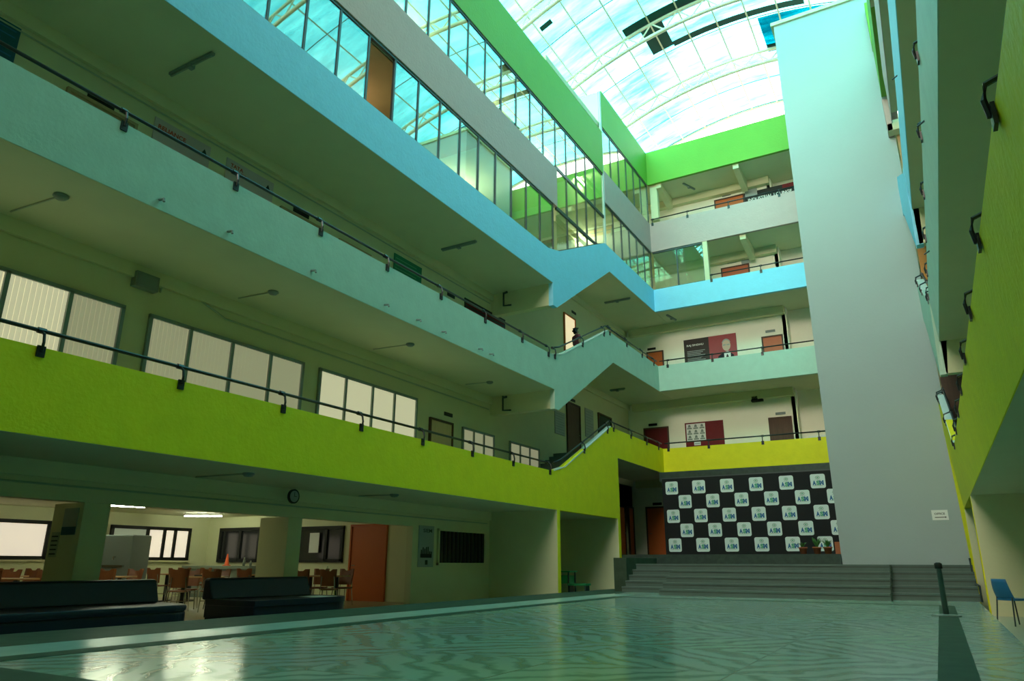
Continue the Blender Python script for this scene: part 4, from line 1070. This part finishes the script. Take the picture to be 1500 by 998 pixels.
for k, (x, y, z, wx, l) in enumerate(((-10.6, 4.97, 6.06, -11.8, 'first floor ceiling nearest the viewpoint'), (-10.9, 9.35, 6.06, -11.8, 'first floor ceiling above the dim window'), (-10.7, 13.6, 6.06, -11.8, 'first floor ceiling above the far lit window'),
                              (-10.5, 8.9, 2.36, -11.8, 'ground floor ceiling above the sofas'), (-10.8, 13.4, 2.36, -11.8, 'ground floor ceiling before the orange door'), (-11.0, 17.9, 6.06, -11.8, 'first floor ceiling near the cross beam'))):
    rt = thing('ceiling_lamp', 'round lamp with a conduit on the ' + l, 'lamp', (x, y, z))
    MB().lathe([(.10, 0.0), (.11, -.03), (.07, -.07), (.0, -.08)], (0, 0, 0), n=16).build('lamp_body', 'greybox', rt, smooth=True)
    MB().tube([(0, 0, -.02), (wx - x, -.1, -.02)], .014, n=6).build('conduit', 'conduit', rt)
for (z, l) in ((5.62, 'first'), (9.25, 'second'), (2.0, 'ground')):
    mb = MB().tube([(WL + .27, Y0, z), (WL + .27, 19.6, z)], .022, n=6)
    if z < 3: mb = MB().tube([(WL + .03, Y0, z), (WL + .03, 19.6, z)], .018, n=6)
    if l == 'first': mb = MB().tube([(WL + .03, 7.7, 5.7), (WL + .03, 7.75, 5.95), (WL + .03, 8.2, 5.95), (WL + .03, 9.2, 5.62), (WL + .03, 19.6, 5.62)], .02, n=6)
    if l == 'second': mb = MB().tube([(WL + .03, Y0, 9.30), (WL + .03, 19.6, 9.30)], .016, n=6)
    struct(mb.build('trim_conduit', 'conduit'), f'thin conduit along the {l} floor rear wall', 'trim')
for (z, l) in ((6.06, 'second'), (9.67, 'third')):
    mb = MB().tube([(-11.6, YA - .09, z - .02), (-11.6, YA - .09, z - .5), (-11.3, YA - .09, z - .52)], .03, n=6).tube([(-11.5, YA - .2, z - .1), (-11.35, YA - .3, z - .12)], .04, n=8)
    tag(mb.build('security_camera', 'dark'), f'small camera with pipe by the cross beam under the {l} floor', 'camera')
for k, y in enumerate((5.96, 7.25, 9.21, 11.41, 12.57, 13.59, 15.27, 15.82)):
    tag(MB().tube([(A - .02, y, 6.22), (A + .12, y, 6.2), (A + .13, y, 6.15)], .022, n=6).build('drain_spout', 'greybox'), 'short pipe spout low on the pale teal balcony wall, left', 'spout', group='drain spouts on the pale teal wall')
for k, (y, z) in enumerate(((10.6, 6.9), (15.6, 6.85), (14.5, 10.3))):
    tag(MB().tube([(XR(z) + .02, y, z), (XR(z) - .1, y + .05, z - .05)], .014, n=6).build('drain_spout', 'dark'), ['short dark rod on the right teal wall, nearest', 'short dark rod on the right teal wall, farther', 'short rod on the right sky blue wall'][k], 'spout')
rt = thing('wall_clock', 'round clock under the ground floor ceiling above the sofas', 'clock', (WL + .33, 11.2, 2.17))
mb = MB()
def disc(mb, x0, x1, r, mi, n=24):
    vs = [(x0, r * math.cos(2 * PI * k / n), r * math.sin(2 * PI * k / n)) for k in range(n)] + [(x1, r * math.cos(2 * PI * k / n), r * math.sin(2 * PI * k / n)) for k in range(n)]
    mb.add(vs, [tuple(range(n)), tuple(range(n, 2 * n))] + [(k, (k + 1) % n, (k + 1) % n + n, k + n) for k in range(n)], mi)
disc(mb, 0, .05, .15, 0); mb.build('case', 'signblack', rt)
mb = MB(); disc(mb, .05, .052, .12, 0); dl = mb.build('dial', 'posterbg', rt)
MB().box(.053, .056, -.006, .006, 0, .09).box(.053, .056, 0, .07, -.006, .006).build('hands', 'signblack', dl)
# posters on the first pillar's near face
yp = 7.0
tag(MB().box(-12.62, -12.22, yp - .012, yp, 1.25, 1.68).box(-12.62, -12.22, yp - .014, yp - .012, 1.25, 1.38, 1).build('pillar_notice', ['posterbg', 'signblue']), 'upper notice with a dark blue foot on the first pillar', 'notice')
mb = MB().box(-12.88, -12.66, yp - .012, yp, .9, 1.3)
for k in range(5): mb.box(-12.86, -12.68, yp - .014, yp - .012, .94 + k * .07, .96 + k * .07, 1)
tag(mb.build('pillar_notice', ['conduit', 'signblack']), 'small typed notice on the first pillar, left of the upper one', 'notice')

# ------------------------------------------------------------------ person on the second-floor stairs
def skin_mesh(name, joints, edges, mat, parent, levels=2):
    me = bpy.data.meshes.new(name); me.from_pydata([j[0] for j in joints], edges, [])
    me.materials.append(MT[mat])
    o = bpy.data.objects.new(name, me); COL.objects.link(o); o.parent = parent
    md = o.modifiers.new('skin', 'SKIN'); md.use_smooth_shade = True
    for v, j in zip(me.skin_vertices[0].data, joints):
        v.radius = (j[1], j[2] if len(j) > 2 else j[1])
    me.skin_vertices[0].data[0].use_root = True
    s_ = o.modifiers.new('sub', 'SUBSURF'); s_.levels = levels; s_.render_levels = levels
    return o
PZ = 7.42
rt = thing('person', 'person with dark hair in a maroon top climbing the second floor stairs', 'person', (-10.35, 22.85, PZ), -.5)
# faces +Y (up the stairs), height 1.62
J = [((0, 0, .92), .13, .10), ((0, .01, 1.08), .12, .09), ((0, .01, 1.25), .15, .10), ((0, 0, 1.36), .10, .08), ((0, .01, 1.42), .05), ((0, .02, 1.50), .075, .085), ((0, .02, 1.57), .072, .08),
     ((.17, 0, 1.33), .05), ((.21, -.02, 1.08), .038), ((.20, .10, .88), .028), ((.20, .14, .82), .03, .015),
     ((-.17, 0, 1.33), .05), ((-.21, .02, 1.08), .038), ((-.20, .16, .95), .028), ((-.20, .21, .93), .03, .015),
     ((.09, 0, .84), .085), ((.10, .06, .48), .055), ((.10, -.02, .09), .035), ((.10, .10, .04), .035, .025),
     ((-.09, .02, .84), .085), ((-.10, .24, .62), .055), ((-.10, .24, .27), .035), ((-.10, .36, .21), .035, .025)]
Ed = [(0, 1), (1, 2), (2, 3), (3, 4), (4, 5), (5, 6), (2, 7), (7, 8), (8, 9), (9, 10), (2, 11), (11, 12), (12, 13), (13, 14), (0, 15), (15, 16), (16, 17), (17, 18), (0, 19), (19, 20), (20, 21), (21, 22)]
skin_mesh('body', J, Ed, 'skin', rt)
S = [((0, 0, .90), .15, .12), ((0, .01, 1.08), .145, .11), ((0, .01, 1.25), .17, .12), ((0, 0, 1.37), .10, .085), ((.175, 0, 1.33), .065), ((.205, -.01, 1.16), .055), ((-.175, 0, 1.33), .065), ((-.205, .01, 1.16), .055)]
skin_mesh('shirt', S, [(0, 1), (1, 2), (2, 3), (2, 4), (4, 5), (2, 6), (6, 7)], 'shirt', rt)
Tn = [((0, 0, .93), .15, .12), ((.09, 0, .82), .10), ((.10, .06, .48), .072), ((.10, -.01, .12), .055), ((-.09, .02, .82), .10), ((-.10, .24, .62), .072), ((-.10, .24, .30), .055)]
skin_mesh('trousers', Tn, [(0, 1), (1, 2), (2, 3), (0, 4), (4, 5), (5, 6)], 'trousers', rt)
H = [((0, -.015, 1.56), .085, .09), ((0, -.02, 1.62), .075, .085), ((0, -.06, 1.50), .065), ((0, -.085, 1.40), .04)]
skin_mesh('hair', H, [(0, 1), (0, 2), (2, 3)], 'hair', rt)
mb = MB().lathe([(.012, 0), (.01, .012), (0, .016)], (0, .105, 1.50), n=8)
for sx in (-.028, .028): mb.lathe([(.009, 0), (.009, .01), (0, .012)], (sx, .098, 1.525), n=8)
mb.build('face_features', 'hair', rt)
for sx in (-1, 1):   # fingers
    base = Vector((.20, .15, .81)) if sx > 0 else Vector((-.20, .22, .925))
    mb = MB()
    for k in range(4):
        off = Vector(((k - 1.5) * .013, 0, 0)); L_ = (.055, .065, .062, .048)[k]
        dirv = Vector((0, .35, -.9)) if sx > 0 else Vector((0, .85, -.3))
        p = base + off; mb.tube([p, p + dirv * L_ * .5, p + (dirv + Vector((0, .25, -.25))) * L_], [.008, .0075, .006], n=6)
    p = base + Vector((-sx * .03, 0, .02)); mb.tube([p, p + Vector((-sx * .02, .03, -.03))], [.009, .007], n=6)
    mb.build('fingers', 'skin', rt)

# ------------------------------------------------------------------ world, camera
w = bpy.data.worlds.new('World'); sc.world = w; w.use_nodes = True
nt = w.node_tree; nt.nodes.clear()
out = nt.nodes.new('ShaderNodeOutputWorld'); bg = nt.nodes.new('ShaderNodeBackground')
tc = nt.nodes.new('ShaderNodeTexCoord')
dot = nt.nodes.new('ShaderNodeVectorMath'); dot.operation = 'DOT_PRODUCT'
sd = Vector((-.05, .80, .60)).normalized(); dot.inputs[1].default_value = sd
nt.links.new(tc.outputs['Generated'], dot.inputs[0])
rmp = nt.nodes.new('ShaderNodeValToRGB'); cr = rmp.color_ramp; cr.interpolation = 'EASE'
cr.elements[0].position = .3; cr.elements[0].color = (.42, .42, .40, 1)
cr.elements[1].position = 1.0; cr.elements[1].color = (.95, .92, .86, 1)
e = cr.elements.new(.80); e.color = (.46, .47, .46, 1)
nt.links.new(dot.outputs['Value'], rmp.inputs[0])
d2 = nt.nodes.new('ShaderNodeVectorMath'); d2.operation = 'DOT_PRODUCT'; d2.inputs[1].default_value = Vector((-.08, -.95, .34)).normalized()
nt.links.new(tc.outputs['Generated'], d2.inputs[0])
r2 = nt.nodes.new('ShaderNodeValToRGB'); r2.color_ramp.interpolation = 'EASE'
r2.color_ramp.elements[0].position = .86; r2.color_ramp.elements[0].color = (0, 0, 0, 1)
r2.color_ramp.elements[1].position = .97; r2.color_ramp.elements[1].color = (1.0, .86, .68, 1)
nt.links.new(d2.outputs['Value'], r2.inputs[0])
ad = nt.nodes.new('ShaderNodeVectorMath'); ad.operation = 'MULTIPLY_ADD'; ad.inputs[1].default_value = (3.1, 3.1, 3.1)
nt.links.new(r2.outputs[0], ad.inputs[0]); nt.links.new(rmp.outputs[0], ad.inputs[2])
nt.links.new(ad.outputs[0], bg.inputs[0]); bg.inputs[1].default_value = 7.0
nt.links.new(bg.outputs[0], out.inputs[0])

cam = bpy.data.cameras.new('camera'); co = bpy.data.objects.new('camera', cam); COL.objects.link(co)
cam.sensor_width = 36; cam.sensor_fit = 'HORIZONTAL'; cam.lens = 1049.41 / 1500 * 36; cam.clip_end = 200; cam.clip_start = .05
r_ = Vector((0.86868124, 0.49536268, 0.00295226)); u_ = Vector((0.14468884, -0.25942101, 0.95486433)); d_ = Vector((-0.47377003, 0.82904557, 0.29702762))
M = Matrix((r_, u_, -d_)).transposed().to_4x4(); M.translation = Vector((0, 0, .825))
co.matrix_world = M
sc.camera = co
sc.view_settings.view_transform = 'Standard'; sc.view_settings.look = 'None'; sc.view_settings.gamma = 1
sc.view_settings.use_curve_mapping = False; sc.view_settings.exposure = 0.1
sc.cycles.max_bounces = 10; sc.cycles.diffuse_bounces = 5; sc.cycles.glossy_bounces = 4; sc.cycles.transparent_max_bounces = 12
sc.cycles.caustics_reflective = False; sc.cycles.caustics_refractive = False; sc.cycles.sample_clamp_indirect = 6
try:
    sc.cycles.use_denoising = True; sc.cycles.denoiser = 'OPENIMAGEDENOISE'
except Exception: pass
